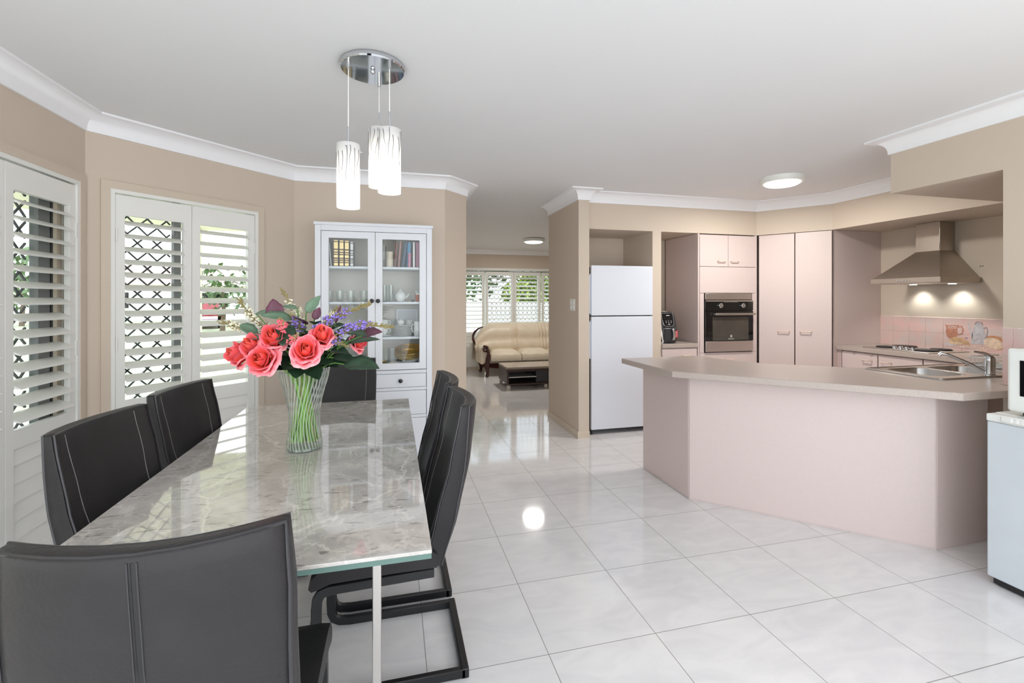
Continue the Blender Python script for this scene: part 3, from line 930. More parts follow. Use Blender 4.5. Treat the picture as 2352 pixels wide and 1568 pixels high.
# ================================================================ VASE AND BOUQUET
def vase_mat():
    m = bpy.data.materials.new('swirled_vase_glass'); m.use_nodes = True
    n = m.node_tree; n.nodes.clear()
    out = n.nodes.new('ShaderNodeOutputMaterial')
    t = n.nodes.new('ShaderNodeTexCoord'); s = n.nodes.new('ShaderNodeSeparateXYZ'); n.links.new(t.outputs['Object'], s.inputs[0])
    def mt(op, a, b=None):
        k = n.nodes.new('ShaderNodeMath'); k.operation = op
        for i, x in enumerate((a, b)):
            if x is None: continue
            if isinstance(x, (int, float)): k.inputs[i].default_value = x
            else: n.links.new(x, k.inputs[i])
        return k.outputs[0]
    ang = mt('ARCTAN2', s.outputs['Y'], s.outputs['X'])
    zt = mt('MULTIPLY', mt('SINE', mt('MULTIPLY', s.outputs['Z'], 16.0)), 0.22)
    w_ = mt('SINE', mt('MULTIPLY', mt('ADD', ang, zt), 34.0))
    fac = mt('MULTIPLY', mt('GREATER_THAN', w_, 0.15), 0.50)
    tr = n.nodes.new('ShaderNodeBsdfTransparent'); tr.inputs['Color'].default_value = (0.93, 0.96, 0.94, 1)
    df = n.nodes.new('ShaderNodeBsdfTranslucent'); df.inputs['Color'].default_value = (0.93, 0.96, 0.93, 1)
    d2 = n.nodes.new('ShaderNodeBsdfDiffuse'); d2.inputs['Color'].default_value = (0.93, 0.96, 0.93, 1)
    md = n.nodes.new('ShaderNodeMixShader'); md.inputs[0].default_value = 0.5
    n.links.new(df.outputs[0], md.inputs[1]); n.links.new(d2.outputs[0], md.inputs[2])
    m1 = n.nodes.new('ShaderNodeMixShader'); n.links.new(fac, m1.inputs[0]); n.links.new(tr.outputs[0], m1.inputs[1]); n.links.new(md.outputs[0], m1.inputs[2])
    gl = n.nodes.new('ShaderNodeBsdfGlossy'); gl.inputs['Roughness'].default_value = 0.03
    lw = n.nodes.new('ShaderNodeLayerWeight'); lw.inputs['Blend'].default_value = 0.3
    m2 = n.nodes.new('ShaderNodeMixShader'); n.links.new(mt('MULTIPLY_ADD' if False else 'MULTIPLY', lw.outputs['Facing'], 0.5), m2.inputs[0])
    n.links.new(m1.outputs[0], m2.inputs[1]); n.links.new(gl.outputs[0], m2.inputs[2])
    n.links.new(m2.outputs[0], out.inputs['Surface'])
    return m
VX, VY = -0.340, 1.985
vs_t = thing('flower_vase', 'tall waisted clear glass vase with twisted ribs on the marble table', 'vase', (VX, VY, 0.75))
b = B(); NR = 34; rows = []
zz = [0, 0.006, 0.02, 0.06, 0.10, 0.14, 0.18, 0.22, 0.26, 0.29, 0.312]
rr_ = [0.058, 0.066, 0.066, 0.060, 0.056, 0.056, 0.062, 0.071, 0.082, 0.090, 0.094]
vsv = []; NA = NR * 4
for r_, z in zip(rr_, zz):
    for i in range(NA):
        a = 2 * PI * i / NA
        rad = r_ + (0.0014 * math.sin(34 * (a + 0.22 * math.sin(16 * z))) if 0.004 < z < 0.305 else 0)
        vsv.append((rad * math.cos(a), rad * math.sin(a), z))
fsv = [(j * NA + i, j * NA + (i + 1) % NA, (j + 1) * NA + (i + 1) % NA, (j + 1) * NA + i) for j in range(len(zz) - 1) for i in range(NA)]
fsv.append(tuple(range(NA)))
b.add(vsv, fsv); b.build('vase_wall', vase_mat(), vs_t, smooth=True, angle=80)
b = B(); b.lathe([(0.0925, 0.311), (0.0945, 0.314), (0.096, 0.311), (0.0945, 0.308)], 64, close=True); b.build('rim', M_glassware, vs_t, smooth=True)
b = B(); b.lathe([(0.058, 0.0005), (0.062, 0.003), (0.060, 0.012), (0.01, 0.010)], 48); b.build('thick_base', glass_mat('thick_green_glass', (196, 226, 200), 0.2, veil=0.2), vs_t, smooth=True)

M_stem = mat('pale_green_stem', (146, 196, 92), 0.5, noise=(20, 0.1))
M_dstem = mat('brown_green_twig', (150, 138, 92), 0.7)
M_lstem = mat('mid_green_stalk', (104, 148, 78), 0.5)
M_gleaf = mat('dark_green_leaf', (46, 72, 52), 0.4, noise=(30, 0.25))
M_sage = mat('sage_green_leaf', (104, 132, 108), 0.5, noise=(30, 0.2))
M_pleaf = mat('plum_leaf', (94, 44, 66), 0.42, noise=(30, 0.2))
M_whitef = mat('cream_floret', (244, 240, 218), 0.6)
M_purplef = mat('violet_floret', (138, 120, 202), 0.6, noise=(120, 0.45))
M_pinkf = mat('pink_floret', (238, 112, 128), 0.6)
def rose_mat():
    m = bpy.data.materials.new('coral_rose_petal'); m.use_nodes = True
    n = m.node_tree; p = n.nodes['Principled BSDF']
    t = n.nodes.new('ShaderNodeTexCoord')
    at = n.nodes.new('ShaderNodeAttribute'); at.attribute_name = 'petal'
    a = n.nodes.new('ShaderNodeTexNoise'); a.inputs['Scale'].default_value = 45
    n.links.new(t.outputs['Object'], a.inputs['Vector'])
    ad = n.nodes.new('ShaderNodeMath'); ad.operation = 'MULTIPLY_ADD'; ad.inputs[1].default_value = 0.5; 
    sb = n.nodes.new('ShaderNodeMath'); sb.operation = 'SUBTRACT'; sb.inputs[1].default_value = 0.5
    n.links.new(a.outputs['Fac'], sb.inputs[0]); n.links.new(sb.outputs[0], ad.inputs[0]); n.links.new(at.outputs['Fac'], ad.inputs[2])
    r = n.nodes.new('ShaderNodeValToRGB'); e = r.color_ramp.elements
    n.links.new(ad.outputs[0], r.inputs['Fac'])
    e[0].position = 0.0; e[0].color = srgb(214, 52, 50)
    e[1].position = 1.0; e[1].color = srgb(254, 186, 190)
    for ps, c_ in ((0.35, (244, 100, 76)), (0.62, (244, 98, 106)), (0.85, (250, 136, 150))):
        k = e.new(ps); k.color = srgb(*c_)
    n.links.new(r.outputs['Color'], p.inputs['Base Color'])
    p.inputs['Roughness'].default_value = 0.6
    return m
M_rose = rose_mat()

def orient(v):
    """rotation taking +Z to v"""
    return Vector((0, 0, 1)).rotation_difference(Vector(v).normalized()).to_matrix().to_4x4()

def bloom(R, rnd):
    """layered petals opening from a tight spiral bud; b.pv keeps how far along the petal each point lies"""
    b = B(); b.pv = []
    layers = [(2, 0.10, 0.80, 0.0), (3, 0.22, 0.80, 0.03), (3, 0.36, 0.78, 0.10), (3, 0.48, 0.72, 0.24), (4, 0.62, 0.58, 0.5), (4, 0.78, 0.36, 0.85), (5, 0.88, 0.02, 1.1)]
    ph = rnd.uniform(0, 6)
    for li, (n, rad, hgt, opn) in enumerate(layers):
        ph += 1.1
        for k in range(n):
            a0 = ph + 2 * PI * k / n + rnd.uniform(-0.18, 0.18)
            wd_ = PI / n * rnd.uniform(1.15, 1.35)
            hj = rnd.uniform(0.85, 1.10); tilt = rnd.uniform(-0.04, 0.05) if li < 3 else rnd.uniform(-0.08, 0.16); ruf = rnd.uniform(0, 6); pt = rnd.uniform(0.35, 0.8)
            rows = []
            NV, NU = 9, 9
            for j in range(NV):
                v = j / (NV - 1)
                row = []
                for i in range(NU):
                    u = -1 + 2 * i / (NU - 1)
                    wid = math.sin(min(1, v * 1.35 + 0.12) * PI / 2)
                    tip = 1 - (abs(u) ** 1.7) * pt * v
                    a = a0 + u * wd_ * wid
                    belly = (math.sin(PI * (0.12 + 0.70 * v)) * (1.0 if li > 0 else 0.8)) if li < 3 else math.sin(min(1.0, v * 1.15) * PI / 2) ** 0.8
                    r_ = R * (0.05 + rad * belly + tilt * v)
                    z = R * (hgt * hj + 0.55) * v * tip - R * 0.55
                    cv = max(0, v - 0.7) / 0.3
                    r_ += R * (0.05 + 0.20 * opn) * cv ** 1.5 * (1 - 0.3 * abs(u)) + R * 0.07 * opn * math.sin(u * 5 + ruf) * v
                    z -= R * 0.30 * opn * cv ** 2 * (0.4 + 0.6 * (1 - abs(u)))
                    r_ -= R * 0.07 * (1 - abs(u)) ** 2 * (1 - v) * (li > 2) - R * 0.05 * u * v * (li < 5)
                    row.append((r_ * math.cos(a), r_ * math.sin(a), z))
                    b.pv.append(max(0, min(1, v * (0.45 + 0.5 * opn ** 0.5) + (0.12 * abs(u) ** 3 * v))))
                rows.append(row)
            b.sheet(rows)
    return b

BASE = Vector((VX, VY, 0.77))
def stem_to(head, k=0.0):
    """stem from inside the vase, out over the rim, to the head"""
    h = Vector(head); d = h - Vector((VX, VY, h.z)); L = max(0.001, d.length)
    n_ = d / L
    foot = Vector((VX, VY, 0.775)) - n_ * (0.03 + 0.012 * math.sin(k * 5)) + Vector((0.02 * math.sin(k * 3), 0.02 * math.cos(k * 3), 0))
    neck = Vector((VX, VY, 1.13)) + n_ * min(0.03, L * 0.3)
    pts = []
    for q in range(9):
        t = q / 8
        pts.append(foot * (1 - t) ** 2 + (neck * 1.0) * 2 * t * (1 - t) + h * t * t)
    return [tuple(p) for p in pts]
def leaf_grid(b, base, d, up, L, W, curl=0.2, serr=0.0):
    base = Vector(base); d = Vector(d).normalized(); up = Vector(up)
    s_ = d.cross(up).normalized(); up = s_.cross(d).normalized()
    rows = []
    N = 9
    for j in range(N):
        v = j / (N - 1)
        w_ = W * (math.sin(PI * min(1, v ** 0.75)) ** 0.8 if 0 < v < 1 else 0.02)
        if serr and 0 < j < N - 1: w_ *= 1 + serr * (1 if j % 2 else -1)
        c_ = base + d * L * v - up * L * curl * v * v
        rows.append([tuple(c_ - s_ * w_ + up * w_ * 0.22), tuple(c_ - s_ * w_ * 0.5 + up * w_ * 0.06), tuple(c_ - up * w_ * 0.05), tuple(c_ + s_ * w_ * 0.5 + up * w_ * 0.06), tuple(c_ + s_ * w_ + up * w_ * 0.22)])
    b.sheet(rows)
    return b
def on_loc(b, loc):
    for i, p in enumerate(b.v): b.v[i] = (p[0] - loc[0], p[1] - loc[1], p[2] - loc[2])
    return b
rnd = random.Random(11)
roses = [((-0.549, 1.915, 1.135), 0.050, (-0.75, -0.55, 0.05), 'coral rose at the far left of the bouquet, hanging lowest outwards'),
         ((-0.495, 1.885, 1.165), 0.047, (-0.55, -0.8, 0.35), 'pink-edged rose squeezed between the far left rose and the low front rose'),
         ((-0.447, 1.805, 1.126), 0.050, (-0.3, -0.95, 0.05), 'large pink and orange rose low at the front left of the bouquet'),
         ((-0.418, 1.845, 1.196), 0.051, (-0.15, -0.85, 0.5), 'coral rose with peach centre above the low front left rose'),
         ((-0.295, 1.745, 1.160), 0.047, (0.05, -1.0, 0.22), 'big open coral rose facing the viewer in the middle of the bouquet'),
         ((-0.250, 1.800, 1.205), 0.044, (0.15, -0.9, 0.5), 'smaller coral-red rose behind and right of the middle rose'),
         ((-0.132, 1.945, 1.165), 0.036, (0.9, -0.35, 0.2), 'red rose half hidden by leaves at the right of the bouquet')]
for i, (c_, R_, d_, lab) in enumerate(roses):
    t = thing('rose', lab, 'rose', c_, 0, 'roses in the glass vase')
    bl = bloom(R_, rnd); o = bl.build('bloom', M_rose, t, smooth=True, angle=180)
    at_ = o.data.attributes.new('petal', 'FLOAT', 'POINT'); at_.data.foreach_set('value', bl.pv)
    o.rotation_euler = orient((d_[0], d_[1], d_[2] + 0.38)).to_euler(); o.scale = (0.94, 1.04, 1.25)
    cb = B().tube([(0, 0, 0)] + [tuple(-Vector(d_).normalized() * R_ * 0.5)], [R_ * 0.2, R_ * 0.12], 8)
    back = Vector(c_) - Vector(d_).normalized() * R_ * 0.6
    on_loc(B().tube(stem_to(back, i), 0.0032, 7), c_).build('stem', M_stem, t, smooth=True)
    b = B()
    for k in range(3):
        a = k * 2.1 + i
        dd = Vector(d_).normalized(); s_ = dd.cross(Vector((0, 0, 1))).normalized(); u_ = s_.cross(dd)
        out_ = (s_ * math.cos(a) + u_ * math.sin(a))
        leaf_grid(b, tuple(-dd * R_ * 0.5), tuple(out_ + dd * 0.1), tuple(dd), R_ * 1.1, R_ * 0.22, 0.1)
    b.build('sepal', M_gleaf, t, solid=0.0006)
# leaf branches: (tip centre, direction, length, half width, material, label)
leaves = [((-0.175, 1.80, 1.10), (1, -0.35, 0.05), 0.13, 0.050, M_gleaf, 'large dark green leaf low at the right front of the bouquet'),
          ((-0.20, 1.83, 1.225), (1, -0.3, -0.05), 0.11, 0.040, M_gleaf, 'mid green leaf under the violet sprays at the right'),
          ((-0.115, 1.84, 1.20), (1, -0.1, 0.35), 0.075, 0.038, M_pleaf, 'broad plum leaf at the right side of the bouquet'),
          ((-0.17, 1.88, 1.17), (1, 0.0, 0.25), 0.12, 0.026, M_gleaf, 'long narrow dark leaf pointing right past the red rose'),
          ((-0.375, 1.86, 1.24), (-0.1, -0.6, -0.6), 0.085, 0.036, M_gleaf, 'dark leaf hanging in the centre above the middle rose'),
          ((-0.365, 1.88, 1.26), (-1, -0.2, 0.35), 0.105, 0.036, M_sage, 'sage leaf in the upper middle of the bouquet'),
          ((-0.50, 1.93, 1.285), (0.5, -0.3, 0.05), 0.09, 0.024, M_sage, 'long sage leaf at the upper left under the plum leaf'),
          ((-0.425, 1.92, 1.265), (-0.2, -0.1, 1), 0.075, 0.032, M_pleaf, 'pointed plum leaf standing up at the upper left'),
          ((-0.55, 1.93, 1.245), (0.9, -0.3, -0.55), 0.085, 0.028, M_sage, 'sage green leaf beside the cream sprays at the left'),
          ((-0.52, 1.90, 1.19), (0.9, -0.2, 0.25), 0.09, 0.022, M_sage, 'pale leaf just above the two left roses'),
          ((-0.325, 1.93, 1.285), (0.55, 0.1, 0.8), 0.085, 0.020, M_sage, 'upright green leaf right of the top cream spray'),
          ((-0.355, 1.93, 1.30), (-0.9, 0.0, 0.3), 0.06, 0.018, M_sage, 'small grey-green leaf left of the top cream spray'),
          ((-0.29, 1.90, 1.26), (0.3, 0.0, 0.85), 0.05, 0.016, M_pleaf, 'small plum leaf in the upper middle'),
          ((-0.215, 1.90, 1.245), (0.25, 0.0, 1), 0.075, 0.008, M_pleaf, 'thin plum leaf standing up right of the violet sprays')]
for i in range(15):
    a = -PI * 0.98 + i * (PI * 0.96 / 14) ; r_ = rnd.uniform(0.04, 0.075)
    leaves.append(((VX + r_ * math.cos(a) , VY + r_ * math.sin(a) - 0.02, 1.085 + rnd.uniform(-0.005, 0.05)), (math.cos(a) * 1.1, math.sin(a) * 0.8, rnd.uniform(-0.25, 0.2)), rnd.uniform(0.07, 0.10), rnd.uniform(0.032, 0.046), M_gleaf if i not in (0, 13) else M_pleaf,
                   None))
for i in range(22):
    a = rnd.uniform(-PI, 0.6); r_ = rnd.uniform(0.02, 0.09)
    leaves.append(((VX + r_ * math.cos(a), VY - 0.02 + r_ * math.sin(a), 1.12 + rnd.uniform(0, 0.10)), (math.cos(a), math.sin(a) - 0.3, rnd.uniform(-0.2, 0.6)), rnd.uniform(0.07, 0.10), rnd.uniform(0.025, 0.035), M_gleaf if i % 3 else M_pleaf, None))
for i in range(12):
    a = rnd.uniform(-1.2, 0.5); r_ = rnd.uniform(0.07, 0.13)
    leaves.append(((VX + r_ * math.cos(a), VY + r_ * math.sin(a) - 0.02, 1.08 + rnd.uniform(0.0, 0.09)), (math.cos(a), math.sin(a) * 0.6, rnd.uniform(-0.15, 0.3)), rnd.uniform(0.06, 0.09), rnd.uniform(0.026, 0.036), M_gleaf, None))
for i in range(26):
    a = rnd.uniform(-PI * 1.05, 0.15); r_ = rnd.uniform(0.02, 0.15)
    leaves.append(((VX + 0.03 + r_ * math.cos(a), VY - 0.02 + 0.7 * r_ * math.sin(a), 1.17 + rnd.uniform(0, 0.075)), (math.cos(a) + rnd.uniform(-0.4, 0.4), math.sin(a) * 0.5, rnd.uniform(-0.1, 0.7)), rnd.uniform(0.055, 0.085), rnd.uniform(0.018, 0.030), (M_gleaf, M_gleaf, M_sage, M_pleaf)[i % 4], None))
for i in range(9):
    a = -PI * 0.9 + i * PI * 0.8 / 8
    leaves.append(((VX + 0.055 * math.cos(a), VY + 0.055 * math.sin(a), 1.078), (math.cos(a), math.sin(a), 0.10), 0.06, 0.030, M_gleaf, None))
fill = B()
for i, (c_, d_, L_, W_, m_, lab) in enumerate(leaves):
    upv = (0.05, -0.45, 1) if d_[2] < 0.7 else (0, -1, 0.2)
    if lab is None:
        fill.mi(1 if m_ is M_pleaf else 3 if m_ is M_sage else 0)
        leaf_grid(fill, c_, d_, upv, L_, W_, 0.18, 0.06)
        fill.mi(2).tube(stem_to(c_, i + 10), 0.0026, 6)
        continue
    t = thing('leaf_stem', lab, 'leaf', c_, 0, 'leaves in the bouquet')
    b = B(); leaf_grid(b, (0, 0, 0), d_, upv, L_, W_, 0.18, 0.06); b.build('leaf_blade', m_, t, smooth=True, solid=0.0008, angle=80)
    on_loc(B().tube(stem_to(c_, i + 10), 0.0024, 6), c_).build('stem', M_lstem, t, smooth=True)
fo = fill.build('filler_foliage', [M_gleaf, M_pleaf, M_stem, M_sage], smooth=True, angle=80)
tag(fo, 'mass of dark green filler leaves and stems in the heart of the bouquet over the vase rim', 'foliage', kind='stuff')
def spray(path, m_, lab, nf, fs_, spread, twig=M_dstem, seed=1, tipbuds=True):
    rn = random.Random(seed)
    c_ = path[0]
    t = thing('flower_spray', lab, 'flower spray', c_, 0, 'flower sprays in the bouquet')
    P = [Vector(p) for p in path]
    full = stem_to(c_, seed)
    on_loc(B().tube(full + [tuple(p) for p in P[1:]], [0.0022] * len(full) + [0.0014] * (len(P) - 1), 6), c_).build('twig', twig, t, smooth=True)
    b = B(); bb = B()
    for i in range(int(nf * 1.25)):
        k = rn.random() ** 0.8 * (len(P) - 1); j = min(int(k), len(P) - 2); f = k - j
        tt = k / (len(P) - 1)
        p = P[j].lerp(P[j + 1], f)
        off = Vector((rn.uniform(-1, 1), rn.uniform(-1, 1), rn.uniform(-1, 1))).normalized() * spread * (1.05 - 0.7 * tt) * rn.uniform(0.4, 1)
        q = p + off
        if tt < 0.72 or not tipbuds:
            for w_ in range(2):
                a = Vector((rn.uniform(-1, 1), rn.uniform(-1, 1), rn.uniform(-1, 1))).normalized() * fs_
                b.sphere(tuple(q + a * 0.8), fs_ * rn.uniform(0.6, 1.0), 6, 4, (1, 0.7, 0.8))
        dirn = (P[-1] - P[0]).normalized()
        bb.tube([tuple(p), tuple(p + off * 0.6 + dirn * 0.004), tuple(q + dirn * 0.012)], [0.0011, 0.0015, 0.0026 if tt > 0.5 else 0.0010], 5)
    on_loc(b, c_).build('florets', m_, t, smooth=True)['kind'] = 'stuff'
    on_loc(bb, c_).build('twiglets', twig, t, smooth=True)['kind'] = 'stuff'
spray([(-0.50, 1.97, 1.185), (-0.545, 1.98, 1.225), (-0.60, 2.02, 1.235), (-0.665, 2.07, 1.245)], M_whitef, 'cream spray reaching furthest left, its bare tip in front of the shutters', 60, 0.0055, 0.030, seed=2)
spray([(-0.45, 1.95, 1.20), (-0.50, 1.97, 1.245), (-0.545, 2.0, 1.29), (-0.588, 2.05, 1.335)], M_whitef, 'cream spray slanting up to the upper left', 70, 0.0055, 0.032, seed=3)
spray([(-0.345, 1.95, 1.24), (-0.372, 1.98, 1.29), (-0.405, 2.02, 1.33), (-0.44, 2.07, 1.375)], M_whitef, 'tallest cream spray at the top of the bouquet', 55, 0.006, 0.026, seed=4)
spray([(-0.25, 1.92, 1.24), (-0.235, 1.93, 1.27), (-0.215, 1.94, 1.30)], M_whitef, 'short cream spray between the violet sprays', 32, 0.005, 0.022, seed=5)
spray([(-0.33, 1.86, 1.225), (-0.35, 1.88, 1.255), (-0.37, 1.89, 1.275)], M_purplef, 'small violet spray left of the bouquet middle', 46, 0.005, 0.026, seed=6)
spray([(-0.27, 1.83, 1.215), (-0.25, 1.84, 1.25), (-0.215, 1.85, 1.27), (-0.15, 1.84, 1.295), (-0.085, 1.83, 1.32)], M_purplef, 'long violet spray rising to the right with a twiggy tip', 95, 0.0055, 0.028, seed=7)
spray([(-0.215, 1.80, 1.20), (-0.16, 1.79, 1.235), (-0.10, 1.78, 1.245), (-0.012, 1.76, 1.235)], M_purplef, 'violet spray stretching furthest right in front of the cabinet door', 80, 0.0055, 0.028, seed=8)
spray([(-0.27, 1.84, 1.20), (-0.22, 1.81, 1.19), (-0.16, 1.80, 1.165)], M_purplef, 'low violet spray beside the small coral-red rose', 36, 0.005, 0.022, seed=12)
spray([(-0.385, 1.83, 1.225), (-0.375, 1.80, 1.245), (-0.385, 1.79, 1.262)], M_pinkf, 'tiny pink cluster above the peach-centred rose', 36, 0.0055, 0.026, seed=9, tipbuds=False)
spray([(-0.345, 1.80, 1.19), (-0.335, 1.77, 1.20), (-0.33, 1.755, 1.205)], M_pinkf, 'tiny pink cluster left of the big middle rose', 34, 0.005, 0.024, seed=10, tipbuds=False)

# ================================================================ PENDANT LAMP
def shade_mat():
    m = bpy.data.materials.new('frosted_lamp_glass'); m.use_nodes = True
    n = m.node_tree; n.nodes.clear()
    out = n.nodes.new('ShaderNodeOutputMaterial')
    no = n.nodes.new('ShaderNodeTexNoise'); no.inputs['Scale'].default_value = 30
    mc = n.nodes.new('ShaderNodeMapRange'); mc.inputs['To Min'].default_value = 0.90; mc.inputs['To Max'].default_value = 0.96
    n.links.new(no.outputs['Fac'], mc.inputs['Value'])
    tr = n.nodes.new('ShaderNodeBsdfTranslucent'); df = n.nodes.new('ShaderNodeBsdfDiffuse')
    n.links.new(mc.outputs[0], tr.inputs['Color']); n.links.new(mc.outputs[0], df.inputs['Color'])
    m1 = n.nodes.new('ShaderNodeMixShader'); m1.inputs[0].default_value = 0.45
    n.links.new(tr.outputs[0], m1.inputs[1]); n.links.new(df.outputs[0], m1.inputs[2])
    tp_ = n.nodes.new('ShaderNodeBsdfTransparent')
    m2 = n.nodes.new('ShaderNodeMixShader'); m2.inputs[0].default_value = 0.16
    n.links.new(m1.outputs[0], m2.inputs[1]); n.links.new(tp_.outputs[0], m2.inputs[2])
    n.links.new(m2.outputs[0], out.inputs['Surface'])
    return m
M_shade = shade_mat()
M_bulb = mat('lit_bulb', (255, 250, 240), 0.4, emit=((255, 246, 232), 2.5))
M_cord = mat('clear_white_cord', (232, 232, 230), 0.4)
pn = thing('pendant_lamp', 'chrome ceiling pendant with three frosted glass cylinder shades over the dining table', 'pendant lamp', (-0.09, 2.205, ZC))
B().lathe([(0.132, 0.0), (0.140, -0.004), (0.142, -0.020), (0.137, -0.026), (0.05, -0.0275), (0.005, -0.0275)], 64).build('canopy', M_chrome, pn, smooth=True, angle=30)
B().sphere((0, -0.01, -0.036), 0.011, 14, 10).build('centre_knob', M_chrome, pn, smooth=True)
for (x, y, zb_) in [(-0.189, 2.134, 1.733), (-0.065, 2.283, 1.864), (-0.016, 2.092, 1.798)]:
    lx, ly = x + 0.09, y - 2.205
    zt = zb_ + 0.275
    B().lathe([(0.007, -0.027), (0.007, -0.060), (0.004, -0.062)], 14, (lx, ly, 0)).build('cord_grip', M_chrome, pn, smooth=True, angle=40)
    B().tube([(lx, ly, -0.06), (lx, ly, zt + 0.075 - ZC)], 0.0022, 8).build('cord', M_cord, pn, smooth=True)
    sb_ = B().lathe([(0.0485, zt - ZC), (0.0485, zb_ - ZC), (0.0455, zb_ - ZC), (0.0455, zt - ZC)], 48, (0, 0, 0), close=True).mi(1)
    rb = random.Random(int(zb_ * 1000))
    for k in range(15):
        a = k * 2 * PI / 15 + rb.uniform(-0.15, 0.15); ln = rb.uniform(0.07, 0.22); sw_ = rb.uniform(-0.55, 0.55); z0_ = zt - ZC - rb.uniform(0, 0.05)
        sb_.tube([(0.0487 * math.cos(a + sw_ * (q / 8) ** 1.5 + 0.05 * math.sin(q)), 0.0487 * math.sin(a + sw_ * (q / 8) ** 1.5 + 0.05 * math.sin(q)), z0_ - ln * q / 8) for q in range(9)], [0.0016 * (1 - q / 11) for q in range(9)], 4)
    sh = sb_.build('shade', [M_shade, mat('grey_branch_print', (120, 120, 124), 0.5)], pn, smooth=True, angle=40)
    sh.location = (lx, ly, 0)
    B().lathe([(0.0045, zt + 0.078 - ZC), (0.0045, zt + 0.01 - ZC), (0.018, zt + 0.002 - ZC), (0.044, zt - 0.004 - ZC), (0.044, zt - 0.008 - ZC), (0.014, zt - 0.02 - ZC), (0.014, zt - 0.06 - ZC)], 24).build('lamp_holder', M_chrome, sh, smooth=True, angle=40)
    B().lathe([(0.011, zt - 0.06 - ZC), (0.026, zt - 0.10 - ZC), (0.030, zt - 0.135 - ZC), (0.020, zt - 0.16 - ZC), (0.004, zt - 0.168 - ZC)], 20).build('bulb', M_bulb, sh, smooth=True)
    for a in (0.4, 2.5, 4.6):
        B().tube([(0.043 * math.cos(a), 0.043 * math.sin(a), zt - 0.022 - ZC), (0.060 * math.cos(a), 0.060 * math.sin(a), zt - 0.022 - ZC)], 0.0018, 6).build('fixing_pin', M_chrome, sh)
    ld = bpy.data.lights.new('bulb_light', 'POINT'); ld.energy = 0.28; ld.shadow_soft_size = 0.028; ld.color = (1, 0.97, 0.92)
    lo = bpy.data.objects.new('bulb_light', ld); COL.objects.link(lo); lo.parent = sh; lo.location = (0, 0, zt - 0.20 - ZC)

# ================================================================ GLASS CABINET
CX0, CY0 = -0.1365, 3.762
gc = thing('display_cabinet', 'tall white display cabinet with two glass doors over drawers against the back wall', 'cabinet', (CX0, CY0, 0))
HW = 0.436
b = B(); D0, D1 = 0.0, 0.322
for s in (-1, 1):
    B().box(min(s * HW, s * (HW - 0.042)), max(s * HW, s * (HW - 0.042)), D0, D1, 0, 1.902).build('side_post', M_cab, gc, bevel=0.0015, seg=1)
B().box(-HW - 0.008, HW + 0.008, -0.012, D1, 1.902, 1.925).build('cabinet_top', M_cab, gc, bevel=0.002, seg=1)
B().box(-HW + 0.042, HW - 0.042, 0.004, 0.024, 1.862, 1.902).build('top_rail', M_cab, gc)
B().box(-HW + 0.042, HW - 0.042, D1 - 0.012, D1 - 0.002, 0.10, 1.90).build('back_panel', mat('warm_cast_back_panel', (228, 221, 211), 0.5), gc)  # same white as the cabinet; warm cast of the light put into the colour
IX = HW - 0.044
for z, nm in ((1.594, 'shelf'), (1.319, 'shelf'), (1.042, 'shelf'), (0.822, 'shelf')):
    B().box(-IX, IX, 0.032, D1 - 0.014, z - 0.018, z).build(nm, M_cab, gc, bevel=0.001, seg=1)
B().box(-IX, IX, 0.004, D1 - 0.014, 0.756, 0.782).build('middle_rail', M_cab, gc)
B().box(-IX, IX, 0.004, 0.03, 0.622, 0.645).build('lower_rail', M_cab, gc)
B().box(-IX, IX, 0.004, 0.03, 0.405, 0.428).build('lower_rail', M_cab, gc)
B().box(-IX, IX, 0.004, 0.03, 0.08, 0.12).build('plinth', M_cab, gc)
def knob(par, x, z, y=-0.002):
    B().at(Matrix.Translation((x, y, z)) @ Matrix.Rotation(PI / 2, 4, 'X')).lathe([(0.006, 0), (0.006, 0.012), (0.014, 0.016), (0.0165, 0.022), (0.014, 0.028), (0.006, 0.031), (0.001, 0.0315)], 20).build('knob', M_knob, par, smooth=True)
def glass_door(x0, x1, kx):
    cb = cellwall((x0, 0), (x1, 0), 0.020, 0.787, 1.858, [(x0 - x0 + 0.053, x1 - x0 - 0.053, 0.838, 1.806)])
    d = cb.build('door', M_cab, gc, bevel=0.0015, seg=1)
    B().box(x0 + 0.05, x1 - 0.05, 0.009, 0.012, 0.835, 1.809).build('door_glass', M_cglass, d)
    knob(d, kx, 1.326)
glass_door(-IX + 0.001, -0.0015, -0.024)
glass_door(0.0015, IX - 0.001, 0.022)
def drawer(x0, x1, z0, z1, knobs):
    d = B().box(x0, x1, 0.001, 0.020, z0, z1).build('drawer', M_cab, gc, bevel=0.0015, seg=1)
    for kx in knobs: knob(d, kx, (z0 + z1) / 2)
drawer(-IX + 0.002, -0.003, 0.648, 0.753, [-0.195])
drawer(0.003, IX - 0.002, 0.648, 0.753, [0.192])
drawer(-IX + 0.002, IX - 0.002, 0.431, 0.619, [-0.195, 0.192])
drawer(-IX + 0.002, IX - 0.002, 0.123, 0.402, [-0.195, 0.192])

